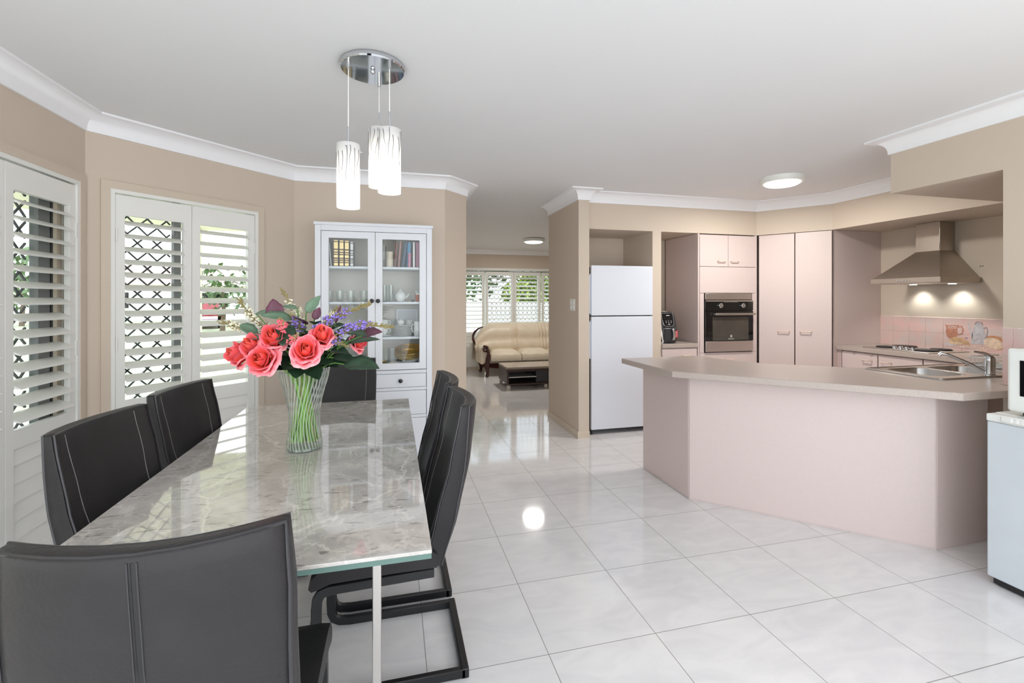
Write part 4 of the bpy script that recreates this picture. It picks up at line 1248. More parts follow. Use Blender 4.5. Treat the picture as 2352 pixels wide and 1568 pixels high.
# contents: x along the shelf from the cabinet centre, y depth, z shelf top
def cabloc(x, y, z): return (CX0 + x, CY0 + y, z)
M_bk1 = mat('gilded_brown_leather', (120, 92, 60), 0.4, noise=(90, 0.5))
M_gold = mat('gold_tooling', (222, 196, 140), 0.35, 0.7)
M_page = mat('book_pages', (232, 226, 212), 0.8)
def book(x, y, z, w_, h, d, m_, lab, grp, lean=0.0, bands=(), bm_=None, rx=0.0):
    t = thing('book', lab, 'book', cabloc(x, y, z), 0, grp)
    t.rotation_euler = (0, lean, 0)
    b = B()
    pts = [(-w_ / 2, d), (-w_ / 2, 0.004), (-w_ * 0.3, 0.0), (w_ * 0.3, 0.0), (w_ / 2, 0.004), (w_ / 2, d), (w_ / 2 - 0.003, d), (w_ / 2 - 0.003, 0.008), (-w_ / 2 + 0.003, 0.008), (-w_ / 2 + 0.003, d)]
    b.prism(pts, 0.0, h); b.build('cover', m_, t)
    B().box(-w_ / 2 + 0.0032, w_ / 2 - 0.0032, 0.0082, d - 0.004, 0.004, h - 0.004).build('pages', M_page, t)
    for k, (z0, z1) in enumerate(bands):
        B().box(-w_ * 0.46, w_ * 0.46, -0.0016, 0.003, z0 * h, z1 * h).build('spine_band', bm_ or M_gold, t)
    return t
gl = 'books in the top of the display cabinet'
bd = ((0.03, 0.12), (0.17, 0.20), (0.25, 0.27), (0.33, 0.42), (0.47, 0.50), (0.55, 0.60), (0.66, 0.90), (0.94, 0.98))
book(-0.293, 0.06, 1.594, 0.032, 0.207, 0.17, M_bk1, 'thick gilded brown book, leftmost of the four upright old books', gl, bands=bd)
book(-0.252, 0.06, 1.594, 0.031, 0.205, 0.17, M_bk1, 'gilded brown book, second of the four upright old books', gl, bands=bd)
book(-0.213, 0.06, 1.594, 0.031, 0.203, 0.17, M_bk1, 'gilded brown book, third of the four upright old books', gl, bands=bd)
book(-0.177, 0.06, 1.594, 0.022, 0.196, 0.16, mat('grey_book_cloth', (140, 136, 130), 0.6, noise=(80, 0.3)), 'thin grey-white book at the right end of the four old books', gl, bands=bd, bm_=M_china)
book(-0.328, 0.06, 1.594, 0.008, 0.185, 0.15, M_china, 'slim pale book leaning beside the old books', gl, lean=-0.09)
for k in range(3):
    t = thing('book', ['bottom', 'middle', 'top'][k] + ' book of the small flat stack at the left end of the top shelf', 'book', cabloc(-0.362, 0.07, 1.594 + k * 0.0142), 0, gl)
    B().box(-0.026, 0.020, 0, 0.15, 0, 0.014).build('cover', mat('blue_grey_book', (120, 126, 134), 0.6), t, bevel=0.001, seg=1)
    B().box(-0.024, 0.0205, -0.0006, 0.14, 0.002, 0.012).build('pages', M_page, t)
def colour(nm, c_): return mat(nm, c_, 0.45, noise=(30, 0.15))
book(0.150, 0.10, 1.594, 0.016, 0.21, 0.13, colour('rosewood_cover', (150, 100, 96)), 'reddish brown book behind the cream candle in the right half', gl, lean=0.06)
book(0.178, 0.08, 1.594, 0.016, 0.212, 0.14, colour('mauve_cover', (176, 130, 130)), 'mauve book left of the leaning dark blue book', gl, lean=0.08)
book(0.212, 0.07, 1.594, 0.026, 0.208, 0.15, colour('dark_blue_cover', (70, 96, 118)), 'dark blue book leaning right in the right half', gl, lean=0.12)
book(0.252, 0.09, 1.594, 0.030, 0.206, 0.14, colour('bright_blue_cover', (88, 158, 196)), 'bright blue book behind the short pink book', gl, lean=0.05)
book(0.262, 0.045, 1.594, 0.022, 0.115, 0.04, colour('pink_purple_cover', (206, 138, 170)), 'short pink-purple book in front of the bright blue book', gl)
book(0.297, 0.06, 1.594, 0.016, 0.203, 0.15, M_china, 'white-spined book left of the plum book', gl)
book(0.330, 0.06, 1.594, 0.034, 0.202, 0.15, colour('plum_cover', (178, 124, 146)), 'plum-coloured book at the right end of the top shelf', gl)
t = thing('glass_candle_holder', 'tall clear candle holder at the left of the right-hand top shelf', 'candle holder', cabloc(0.062, 0.10, 1.594))
B().lathe([(0.022, 0), (0.022, 0.004), (0.006, 0.012), (0.006, 0.05), (0.018, 0.06), (0.020, 0.17), (0.018, 0.17), (0.016, 0.064), (0.004, 0.06)], 24).build('holder_glass', M_glassware, t, smooth=True)
t = thing('candle', 'cream pillar candle beside the reddish book on the top shelf', 'candle', cabloc(0.108, 0.10, 1.594))
B().lathe([(0.026, 0), (0.027, 0.01), (0.026, 0.125), (0.022, 0.128), (0.006, 0.122)], 28).build('wax', mat('cream_wax', (240, 228, 206), 0.5), t, smooth=True)
B().tube([(0, 0, 0.12), (0.001, 0, 0.134)], 0.001, 6).build('wick', M_blackp, t)

def vessel(name, lab, cat, x, y, z, prof, m_, grp=None, part='body', handle=None, n=28):
    t = thing(name, lab, cat, cabloc(x, y, z), 0, grp)
    B().lathe(prof, n).build(part, m_, t, smooth=True, angle=50)
    if handle:
        pts, r_ = handle
        B().tube(pts, r_, 8).build('handle', m_, t, smooth=True)
    return t
def cupprof(r0, r1, h, th=0.003):
    return [(r0 * 0.85, 0), (r0, 0.004), (r1 * 0.98, h * 0.5), (r1, h), (r1 - th, h), (r1 * 0.98 - th, h * 0.5), (r0 - th, 0.008), (0.004, 0.007)]
def loop(r, h, k=0.5, w_=0.022, a=0.0):
    return [(math.cos(a) * q, math.sin(a) * q, z) for q, z in ((r - 0.002, h * 0.85), (r + w_ * 0.8, h * 0.82), (r + w_, h * 0.6), (r + w_ * 0.75, h * 0.35), (r - 0.002, h * 0.25))]
g = 'clear glass mugs on the second shelf'
for k, (x, s_) in enumerate([(-0.345, 'leftmost'), (-0.268, 'second'), (-0.188, 'third'), (-0.090, 'rightmost, partly behind the door stile')]):
    vessel('glass_mug', 'clear glass mug on the second shelf, ' + (s_ if k else 'at the left end of the row') + ('' if k in (0, 3) else ' from the left'), 'mug', x, 0.10, 1.319, cupprof(0.027, 0.032, 0.088), M_glassware, g, handle=(loop(0.031, 0.088), 0.003))
for k, (x, y) in enumerate([(0.070, 0.08), (0.118, 0.10), (0.095, 0.16)]):
    vessel('drinking_glass', ['tall tumbler nearest the door knobs on the right second shelf', 'tall tumbler next to the white round teapot', 'tall tumbler behind the other two'][k], 'glass', x, y, 1.319, cupprof(0.020, 0.023, 0.135, 0.002), M_glassware, 'tall tumblers')
t = vessel('teapot', 'round white teapot on the second shelf', 'teapot', 0.192, 0.11, 1.319, [(0.022, 0), (0.030, 0.004), (0.045, 0.03), (0.047, 0.045), (0.040, 0.068), (0.022, 0.084), (0.012, 0.088)], M_china, handle=([(-0.043, 0.02, 0.02), (-0.062, 0.03, 0.03), (-0.064, 0.03, 0.06), (-0.038, 0.015, 0.068)], 0.004))
B().lathe([(0.020, 0.084), (0.014, 0.093), (0.006, 0.097), (0.008, 0.104), (0.001, 0.107)], 20).build('lid', M_china, t, smooth=True)
B().tube([(0.040, 0, 0.030), (0.058, 0, 0.048), (0.066, 0, 0.066)], [0.009, 0.006, 0.0045], 10).build('spout', M_china, t, smooth=True)
t = vessel('terracotta_pot', 'small terracotta pot at the right end of the second shelf', 'pot', 0.330, 0.09, 1.319, [(0.014, 0), (0.0155, 0.002), (0.021, 0.044), (0.022, 0.056), (0.018, 0.056), (0.016, 0.045), (0.004, 0.043)], M_terra)
t = thing('porcelain_bird', 'little white porcelain bird sitting in the terracotta pot', 'figurine', cabloc(0.330, 0.09, 1.362))
B().sphere((0, 0, 0.018), 0.017, 12, 8, (1, 0.8, 0.9)).build('bird_body', M_china, t, smooth=True)
B().sphere((-0.012, 0, 0.038), 0.009, 10, 6).build('bird_head', M_china, t, smooth=True)
t = thing('trinket_box', 'tiny dark trinket box left of the terracotta pot', 'box', cabloc(0.290, 0.085, 1.319))
B().box(-0.015, 0.015, -0.012, 0.012, 0, 0.010).build('box_base', M_dkwood, t, bevel=0.001, seg=1)
B().box(-0.016, 0.016, -0.013, 0.013, 0.0105, 0.017).build('lid', M_dkwood, t, bevel=0.001, seg=1)
# third shelf
g = 'white teacups on the third shelf'
z3 = 1.042
for k, z in ((0, z3 + 0.012), (1, z3 + 0.075)):
    vessel('teacup', ['lower white teacup in the stack near the door gap', 'upper white teacup in the stack near the door gap'][k], 'cup', 0.060, 0.09, z, cupprof(0.022, 0.036, 0.062), M_china, g, handle=(loop(0.034, 0.062, w_=0.02), 0.003))
t = vessel('saucer', 'white saucer under the stacked teacups', 'saucer', 0.066, 0.09, z3, [(0.02, 0), (0.03, 0.001), (0.056, 0.010), (0.055, 0.0125), (0.028, 0.006), (0.004, 0.005)], M_china)
g = 'stacked white side plates'
for k in range(8):
    vessel('side_plate', 'white side plate, ' + ['bottom one of the stack of eight', 'second from the bottom of the stack of eight', 'third from the bottom of the stack of eight', 'fourth from the bottom of the stack of eight', 'fifth from the bottom of the stack of eight', 'sixth from the bottom of the stack of eight', 'second from the top of the stack of eight', 'top one of the stack of eight'][k],
           'plate', 0.212, 0.13, z3 + k * 0.0105, [(0.035, 0), (0.045, 0.001), (0.074, 0.010), (0.0735, 0.0125), (0.044, 0.0045), (0.004, 0.004)], M_china, g, part='plate_disc')
vessel('sugar_bowl', 'small white bowl with lid on top of the side plates', 'bowl', 0.195, 0.13, z3 + 0.088, [(0.016, 0), (0.018, 0.002), (0.030, 0.022), (0.029, 0.032), (0.018, 0.042), (0.006, 0.046), (0.007, 0.052), (0.001, 0.054)], M_china)
for k in range(2):
    vessel('coffee_cup', ['lower', 'upper'][k] + ' white coffee cup stacked behind the side plates', 'cup', 0.268, 0.235, z3 + k * 0.062, cupprof(0.024, 0.032, 0.06), M_china, 'cups stacked behind the plates')
t = vessel('milk_jug', 'white milk jug at the right end of the third shelf', 'jug', 0.328, 0.09, z3, [(0.026, 0), (0.030, 0.003), (0.033, 0.04), (0.026, 0.085), (0.031, 0.118), (0.028, 0.118), (0.023, 0.085), (0.004, 0.08)], M_china, handle=(loop(0.028, 0.11, w_=0.02, a=PI), 0.0035))
t = thing('picture_frame', 'small white picture frame leaning at the back of the third shelf', 'picture frame', cabloc(0.25, 0.285, z3))
cellwall((-0.09, 0), (0.09, 0), 0.012, 0, 0.215, [(0.014, 0.166, 0.014, 0.20)]).build('frame', M_cab, t, bevel=0.001, seg=1)
B().box(-0.077, 0.077, 0.004, 0.007, 0.013, 0.201).build('mount', mat('pale_grey_card', (222, 222, 224), 0.8), t)
t = thing('crystal_bowl', 'clear crystal bowl standing behind the stacked teacups', 'bowl', cabloc(0.105, 0.22, z3))
B().lathe([(0.03, 0), (0.034, 0.003), (0.045, 0.06), (0.062, 0.13), (0.060, 0.131), (0.042, 0.062), (0.028, 0.01), (0.004, 0.009)], 24).build('bowl_glass', M_glassware, t, smooth=False)
# left of third shelf
vessel('serving_bowl', 'large white serving bowl on the left of the third shelf behind the bouquet', 'bowl', -0.22, 0.15, z3, [(0.04, 0), (0.045, 0.004), (0.09, 0.06), (0.10, 0.085), (0.097, 0.085), (0.086, 0.062), (0.04, 0.012), (0.004, 0.010)], M_china)
# bottom shelf
z4 = 0.822
g = 'white dinner plates on the bottom shelf'
for k in range(6):
    vessel('dinner_plate', 'white dinner plate, ' + ['lowest', 'second', 'third', 'fourth', 'fifth', 'topmost'][k] + (' from the bottom' if 0 < k < 5 else '') + ' of the stack on the bottom cabinet shelf', 'plate', -0.20, 0.17, z4 + k * 0.012,
           [(0.06, 0), (0.075, 0.001), (0.122, 0.014), (0.121, 0.017), (0.074, 0.005), (0.004, 0.004)], M_china, g, part='plate_disc', n=36)
t = vessel('mixing_bowl', 'pale white bowl under the brass tray on the bottom shelf', 'bowl', 0.265, 0.14, z4, [(0.045, 0), (0.05, 0.003), (0.078, 0.03), (0.085, 0.052), (0.081, 0.052), (0.074, 0.032), (0.045, 0.010), (0.004, 0.008)], M_china)
t = thing('brass_tray', 'round brass gallery tray tilted on the white bowl', 'tray', cabloc(0.258, 0.148, z4 + 0.062))
t.rotation_euler = (0.30, -0.06, 0)
B().lathe([(0.004, 0), (0.108, 0), (0.110, 0.002), (0.110, 0.004), (0.004, 0.004)], 48).build('tray_base', M_brass, t, smooth=True)
b = B(); NN = 44
ring = []
for z in (0.004, 0.010, 0.044, 0.050):
    ring.append(z)
b.lathe([(0.110, 0.002), (0.110, 0.012), (0.108, 0.012), (0.108, 0.004)], 48, close=True)
b.lathe([(0.111, 0.046), (0.111, 0.054), (0.108, 0.054), (0.108, 0.046)], 48, close=True)
b.lathe([(0.110, 0.028), (0.110, 0.032), (0.1085, 0.032), (0.1085, 0.028)], 48, close=True)
for k in range(NN):
    a = 2 * PI * k / NN; a2 = a + 2 * PI / NN
    for (q0, q1) in ((a, a2), (a2, a)):
        b.tube([(0.1095 * math.cos(q0), 0.1095 * math.sin(q0), 0.012), (0.1095 * math.cos(q1), 0.1095 * math.sin(q1), 0.046)], 0.0022, 4)
b.build('pierced_gallery', M_brass, t, smooth=True)
vessel('storage_jar', 'squat glass jar with a grey lid on the bottom shelf beside the brass tray', 'jar', 0.075, 0.17, z4, [(0.036, 0), (0.04, 0.003), (0.04, 0.09), (0.032, 0.105), (0.032, 0.118), (0.003, 0.12)], M_glassware)
vessel('dip_bowl', 'small cream dish at the front of the bottom shelf', 'dish', 0.135, 0.07, z4, [(0.02, 0), (0.025, 0.002), (0.042, 0.014), (0.04, 0.015), (0.022, 0.006), (0.004, 0.005)], mat('cream_glaze', (230, 218, 190), 0.3))
vessel('gold_dish', 'small gold-coloured dish at the front left of the right bottom shelf', 'dish', 0.062, 0.06, z4, [(0.016, 0), (0.018, 0.002), (0.022, 0.03), (0.020, 0.03), (0.016, 0.006), (0.003, 0.005)], M_brass)
vessel('white_canister', 'white canister behind the glass jar on the bottom shelf', 'canister', 0.135, 0.24, z4, [(0.034, 0), (0.035, 0.003), (0.035, 0.10), (0.03, 0.105), (0.03, 0.115), (0.003, 0.116)], M_china)

# ================================================================ KITCHEN
# fridge
fr = thing('fridge', 'tall white two-door fridge with the freezer on top in the alcove', 'fridge', (2.220, 4.255, 0))
fx = 0.350
B().box(-fx, fx, 0.065, 0.66, 0.035, 1.670).build('fridge_body', M_fridge, fr, bevel=0.006)
for nm, z0, z1, gz0, gz1 in (('freezer_door', 1.178, 1.676, 1.178, 1.60), ('fridge_door', 0.05, 1.168, 0.735, 1.135)):
    d = B().box(-fx + 0.022, fx, 0.0, 0.058, z0, z1).build(nm, M_fridge, fr, bevel=0.007, seg=3)
    B().add([(-fx + 0.022, 0.012, gz0 + 0.01), (-fx + 0.022, 0.05, gz0 + 0.01), (-fx + 0.022, 0.05, gz1), (-fx + 0.022, 0.012, gz1),
             (-fx - 0.004, 0.004, gz0 + 0.03), (-fx - 0.004, 0.05, gz0 + 0.03), (-fx - 0.004, 0.05, gz1 - 0.03), (-fx - 0.004, 0.004, gz1 - 0.03)],
            [(0, 1, 2, 3), (4, 7, 6, 5), (0, 4, 5, 1), (1, 5, 6, 2), (2, 6, 7, 3), (3, 7, 4, 0)]).build('handle', mat('pale_grey_grip', (198, 206, 220), 0.4), d, bevel=0.002, seg=1)
B().box(-fx + 0.015, fx - 0.01, 0.03, 0.065, 0.04, 1.66).build('door_seal', M_blackp, fr)
for x in (-fx + 0.03, fx - 0.03):
    B().lathe([(0.018, 0), (0.020, 0.006), (0.020, 0.022), (0.010, 0.026), (0.010, 0.05)], 16, (x, 0.045, 0)).build('foot', M_blackp, fr, smooth=True)
    B().lathe([(0.018, 0), (0.020, 0.006), (0.020, 0.022), (0.010, 0.026), (0.010, 0.05)], 16, (x, 0.60, 0)).build('foot', M_blackp, fr, smooth=True)
# light switches
sw = thing('light_switch', 'white double light switch plate on the beige partition wall', 'light switch', (1.73, 4.338, 1.285))
B().box(-0.009, -0.0005, -0.058, 0.058, -0.058, 0.058).build('switch_plate', M_wplas, sw, bevel=0.002)
for y in (-0.030, 0.030):
    for z in (-0.025, 0.02):
        B().box(-0.013, -0.008, y - 0.009, y + 0.009, z - 0.009, z + 0.011).build('rocker', M_china, sw, bevel=0.0015, seg=1)

def bar_handle(par, x0, x1, z, y=-0.0, m_=M_hand, dp=0.028):
    return B().tube([(x0, y, z), (x0 + 0.006, y - dp, z), (x1 - 0.006, y - dp, z), (x1, y, z)], 0.0058, 8).build('handle', m_, par, smooth=True)
# nook cabinet + worktop
YK = 4.275
nk = thing('base_cabinet', 'pink base cabinet with a drawer under the air fryer', 'cabinet', (2.90, YK, 0))
B().box(-0.212, 0.212, 0.02, 0.60, 0.10, 0.834).build('cabinet_body', M_pink, nk)
B().box(-0.212, 0.212, 0.06, 0.58, 0.0, 0.10).build('kickboard', M_pinkedge, nk)
d = B().box(-0.208, 0.200, 0.0, 0.018, 0.655, 0.822).build('drawer', M_pink, nk, bevel=0.0015, seg=1); bar_handle(d, 0.02, 0.12, 0.755)
d = B().box(-0.208, 0.200, 0.0, 0.018, 0.105, 0.65).build('door', M_pink, nk, bevel=0.0015, seg=1); bar_handle(d, 0.06, 0.16, 0.60)
tag(B().box(2.688, 3.112, 4.265, 4.90, 0.836, 0.876).build('nook_worktop', M_bench, bevel=0.003), 'short taupe worktop in the nook under the air fryer', 'worktop')
# air fryer
M_graph = mat('graphite_plastic', (52, 54, 58), 0.32, coat=0.3)
af = thing('air_fryer', 'dark grey air fryer with a pull-out basket in the nook', 'air fryer', (2.815, 4.47, 0.876), -0.12)
rows = []
for z, wx, y0, y1 in ((0.0, 0.105, -0.120, 0.13), (0.02, 0.118, -0.135, 0.14), (0.12, 0.122, -0.140, 0.145), (0.20, 0.120, -0.125, 0.14), (0.28, 0.112, -0.100, 0.13), (0.318, 0.100, -0.085, 0.11), (0.330, 0.080, -0.06, 0.085)):
    row = []
    for i in range(33):
        a = 2 * PI * i / 32
        cx_, cy_ = math.cos(a), math.sin(a)
        e_ = 0.45
        row.append((wx * math.copysign(abs(cx_) ** e_, cx_), (y0 + y1) / 2 + (y1 - y0) / 2 * math.copysign(abs(cy_) ** e_, cy_), z))
    rows.append(row)
b = B(); b.sheet(rows); b.add([p for p in rows[-1][:-1]], [tuple(range(32))]); b.add([p for p in rows[0][:-1]], [tuple(reversed(range(32)))])
b.build('fryer_body', M_graph, af, smooth=True, angle=40)
pts = [(-0.055, -0.093, 0.317), (-0.060, -0.108, 0.27), (-0.050, -0.130, 0.20), (-0.030, -0.135, 0.18), (0.045, -0.135, 0.18), (0.066, -0.128, 0.20), (0.068, -0.106, 0.27), (0.064, -0.093, 0.317)]
B().tube(pts, 0.0035, 6).build('panel_trim', M_alu, af, smooth=True)
pan = B().add([(-0.055, -0.094, 0.315), (0.063, -0.094, 0.315), (0.066, -0.108, 0.27), (0.062, -0.131, 0.202), (0.045, -0.138, 0.185), (-0.030, -0.138, 0.185), (-0.047, -0.132, 0.202), (-0.058, -0.108, 0.27)],
        [(0, 1, 2, 7), (7, 2, 3, 6), (6, 3, 4, 5)]).build('control_panel', M_black, af, solid=0.003)
for i, (x, z) in enumerate([(-0.02, 0.235), (0.008, 0.235), (0.036, 0.235), (-0.02, 0.220), (0.008, 0.220), (0.036, 0.220), (0.008, 0.202)]):
    yy = -0.129 + (z - 0.20) * -0.0 + (0.011 if z > 0.23 else 0.006 if z > 0.21 else 0) - 0.006
    B().box(x - (0.003 if i < 6 else 0.010), x + (0.003 if i < 6 else 0.010), yy - 0.0015, yy + 0.001, z - 0.003, z + 0.003).build('touch_icon', M_china, pan)
B().box(-0.010, 0.026, -0.1065, -0.1035, 0.290, 0.297).build('display_mark', M_china, pan)
B().box(-0.03, 0.05, -0.03, 0.03, 0.329, 0.336).build('top_vent', M_alu, af, bevel=0.002)
bk = B().box(-0.075, 0.085, -0.152, -0.12, 0.03, 0.165).build('basket_front', M_graph, af, bevel=0.012, seg=3)
B().tube([(0.03, -0.150, 0.155), (0.038, -0.172, 0.150), (0.045, -0.178, 0.12), (0.045, -0.178, 0.07), (0.042, -0.168, 0.045), (0.035, -0.150, 0.04)], 0, sq=(0.012, 0.026), up=(1, 0, 0)).build('basket_handle', M_alu, bk, bevel=0.003)
B().box(0.066, 0.092, -0.160, -0.152, 0.065, 0.135).build('warning_label', mat('red_sticker', (196, 44, 58), 0.5), bk)
for z in (0.08, 0.10, 0.12):
    B().box(0.071, 0.087, -0.1615, -0.160, z - 0.0025, z + 0.0025).build('label_lines', M_china, bk)
# partly hidden things left of the air fryer
t = thing('lettered_strap', 'white strap with black lettering hanging down beside the air fryer', 'strap', (2.728, 4.335, 0.876))
B().tube([(-0.030, 0.0, 0.30), (-0.028, -0.002, 0.22), (-0.020, -0.004, 0.14), (-0.006, -0.006, 0.08), (0.006, -0.006, 0.035), (0.000, -0.004, 0.008), (-0.02, 0.0, 0.003)], 0, sq=(0.003, 0.024), up=(0.9, 0.3, 0.1)).build('strap_band', M_china, t)
for k, (x, z) in enumerate([(-0.023, 0.20), (-0.020, 0.175), (-0.016, 0.15), (-0.010, 0.125), (-0.003, 0.10), (0.003, 0.075), (0.008, 0.05)]):
    B().box(x - 0.006, x + 0.008, -0.012, -0.009, z - 0.006, z + 0.006).build('printed_letter', M_blackp, t, rot=(0, 0.25, 0))
t = thing('black_kettle', 'black kettle half hidden behind the pier left of the air fryer', 'kettle', (2.690, 4.735, 0.876))
B().lathe([(0.07, 0), (0.078, 0.01), (0.078, 0.14), (0.06, 0.30), (0.05, 0.36), (0.004, 0.37)], 28, sx=1, sy=1, c=(0.055, 0, 0)).build('kettle_body', M_blackp, t, smooth=True)
B().tube([(0.09, -0.05, 0.43), (0.10, -0.07, 0.40), (0.105, -0.08, 0.33), (0.10, -0.07, 0.26)], 0.010, 8).build('handle', M_blackp, t, smooth=True)
B().lathe([(0.03, 0.365), (0.028, 0.385), (0.012, 0.40), (0.012, 0.44), (0.002, 0.445)], 20, c=(0.07, -0.02, 0)).build('lid', M_alu, t, smooth=True)

# oven tower
ot = thing('oven_cabinet', 'tall pink oven cabinet between the nook and the angled pantry', 'cabinet', (3.4865, YK, 0))
B().box(-0.3715, -0.3535, 0.004, 0.60, 0.0, 2.036).build('side_panel', M_pink, ot)
B().box(0.345, 0.3700, 0.004, 0.60, 0.0, 2.036).build('side_panel', M_pink, ot)
B().box(-0.353, 0.345, 0.06, 0.60, 0.0, 2.036).build('cabinet_body', M_pink, ot)
d = B().box(-0.350, -0.002, 0.0, 0.018, 1.690, 2.026).build('door', M_pink, ot, bevel=0.0015, seg=1); bar_handle(d, -0.135, -0.040, 1.748)
d = B().box(0.002, 0.346, 0.0, 0.018, 1.690, 2.026).build('door', M_pink, ot, bevel=0.0015, seg=1); bar_handle(d, 0.028, 0.123, 1.748)
B().box(-0.350, 0.346, 0.0, 0.018, 1.408, 1.686).build('filler_panel', M_pink, ot, bevel=0.0015, seg=1)
B().box(-0.350, -0.302, 0.0, 0.018, 0.775, 1.405).build('filler_strip', M_pink, ot)
B().box(0.304, 0.346, 0.0, 0.018, 0.775, 1.405).build('filler_strip', M_pink, ot)
d = B().box(-0.350, 0.346, 0.0, 0.018, 0.105, 0.772).build('door', M_pink, ot, bevel=0.0015, seg=1); bar_handle(d, -0.05, 0.05, 0.70)
B().box(-0.350, 0.346, 0.05, 0.07, 0.0, 0.10).build('kickboard', M_pinkedge, ot)
ov = thing('oven', 'built-in electric oven with black glass door and steel trim', 'oven', (3.4885, YK - 0.012, 0.775))
B().box(-0.297, 0.297, 0.012, 0.070, 0.0, 0.628).build('oven_body', M_blackp, ov)
B().box(-0.296, 0.280, -0.004, 0.012, 0.562, 0.628).build('steel_vent_strip', M_steel, ov, bevel=0.002)
cp = B().box(-0.300, 0.298, -0.008, 0.012, 0.445, 0.556).build('control_panel', M_black, ov, bevel=0.002)
B().box(-0.294, 0.296, -0.011, -0.006, 0.540, 0.556).build('panel_trim', M_steel, cp)
B().box(-0.075, 0.10, -0.013, -0.010, 0.534, 0.545).build('display_bar', M_alu, cp)
for x in (-0.118, 0.162):
    B().at(Matrix.Translation((x, -0.008, 0.498)) @ Matrix.Rotation(PI / 2, 4, 'X')).lathe([(0.026, 0), (0.026, 0.016), (0.022, 0.020), (0.018, 0.020), (0.017, 0.017), (0.002, 0.017)], 28).build('control_knob', M_chrome, cp, smooth=True, angle=40)
dr = B().box(-0.298, 0.298, -0.010, 0.010, 0.122, 0.438).build('oven_door', M_black, ov, bevel=0.002)
B().box(-0.215, 0.235, -0.0125, -0.0095, 0.128, 0.375).build('door_window', mat('smoked_oven_glass', (70, 66, 60), 0.08, noise=(4, 0.2), spec=0.6), dr)
hb = B().tube([(-0.205, -0.045, 0.408), (0.294, -0.045, 0.408)], 0, sq=(0.020, 0.022), up=(0, 0, 1)).build('door_handle', M_alu, dr, bevel=0.003)
for x in (-0.19, 0.28):
    B().box(x - 0.008, x + 0.008, -0.038, -0.008, 0.400, 0.416).build('handle_bracket', M_steel, hb)
B().box(-0.293, 0.298, -0.010, 0.012, 0.008, 0.118).build('lower_steel_panel', M_steel, ov, bevel=0.002)
M_logo = mat('pale_print', (214, 212, 206), 0.5)
tx_ = text('brand_lettering', 'Electrolux', 0.017, M_logo, dr, (0.015, -0.0130, 0.138), (PI / 2, 0, 0))
bpy.context.view_layer.update()
me_ = bpy.data.meshes.new_from_object(tx_.evaluated_get(bpy.context.evaluated_depsgraph_get()))
bpy.data.objects.remove(tx_)
tx_ = bpy.data.objects.new('brand_lettering', me_); COL.objects.link(tx_); tx_.parent = dr; tx_.location = (0.015, -0.0130, 0.138); tx_.rotation_euler = (PI / 2, 0, 0)
b = B()
for s in (-1, 1):
    b.box(0.015 + s * 0.0065 - 0.0055, 0.015 + s * 0.0065 + 0.0055, -0.0138, -0.0125, 0.160, 0.166)
    b.box(0.015 + s * 0.0065 - 0.0055, 0.015 + s * 0.0065 + 0.0055, -0.0138, -0.0125, 0.177, 0.183)
b.box(0.015 - 0.009, 0.015 + 0.009, -0.0138, -0.0125, 0.169, 0.174)
b.build('brand_symbol', M_logo, dr)

# angled pantry
PA, PB = (3.861, 4.268), (4.285, 3.744)
pa = math.atan2(PB[1] - PA[1], PB[0] - PA[0]); PL = math.hypot(PB[0] - PA[0], PB[1] - PA[1])
pt = thing('pantry_cupboard', 'tall pink corner pantry with two full height doors set at an angle', 'cupboard', (PA[0], PA[1], 0), pa)
M_gap = mat('dark_rubber_hinge_strip', (48, 34, 30), 0.7)
B().box(0.0, PL, 0.022, 0.030, 0.0, 2.036).build('inner_face', M_pinkedge, pt)
B().box(-0.002, 0.006, 0.0, 0.020, 0.0, 2.036).build('hinge_strip', M_gap, pt)
B().box(PL - 0.006, PL + 0.001, 0.0, 0.020, 0.0, 2.036).build('hinge_strip', M_gap, pt)
B().box(0.3415, 0.3490, 0.008, 0.022, 0.0, 2.034).build('centre_gap', M_gap, pt)
d = B().box(0.010, 0.341, -0.002, 0.018, 0.06, 2.028).build('door', M_pink, pt, bevel=0.002, seg=1); bar_handle(d, 0.190, 0.298, 1.003)
d = B().box(0.3495, PL - 0.009, -0.002, 0.018, 0.06, 2.034).build('door', M_pink, pt, bevel=0.002, seg=1); bar_handle(d, 0.392, 0.494, 1.005)
sp = B().box(4.286, 4.918, 3.752, 3.770, 0.0, 2.038).build('pantry_side_panel', M_pink)
tag(sp, 'full height pink panel between the pantry and the cooktop bench', 'panel')

# worktop, island, stove counter in one continuous slab
SINK = [(3.06, 2.02), (4.02, 2.02), (4.02, 2.37), (3.06, 2.37)]
top_poly = [(1.737, 3.335), (1.737, 2.650), (2.715, 1.672), (3.195, 1.672), (3.195, 1.795), (4.915, 1.795), (4.915, 3.748), (4.325, 3.748), (4.325, 2.655), (4.14, 2.47), (3.04, 2.47), (2.60, 2.81), (2.47, 3.02), (2.44, 3.335)]
wt = B().prism(top_poly, 0.836, 0.876, holes=[SINK]).build('kitchen_worktop', M_bench, bevel=0.004, seg=2)
tag(wt, 'long taupe speckled worktop running from the island round to the cooktop', 'worktop')
base_poly = [(1.925, 3.325), (1.925, 2.740), (2.812, 1.853), (3.19, 1.853), (3.19, 1.90), (4.90, 1.90), (4.90, 2.42), (2.98, 2.42), (2.52, 2.80), (2.42, 3.0), (2.40, 3.325)]
isl = thing('kitchen_island', 'pink panelled kitchen island base under the taupe worktop', 'kitchen island', (2.812, 1.853, 0))
ib = B().prism(base_poly, 0.0, 0.8355, holes=[[(3.03, 1.99), (4.05, 1.99), (4.05, 2.40), (3.03, 2.40)]])
on_loc(ib, (2.812, 1.853, 0)); ib.build('island_base', M_pink, isl)
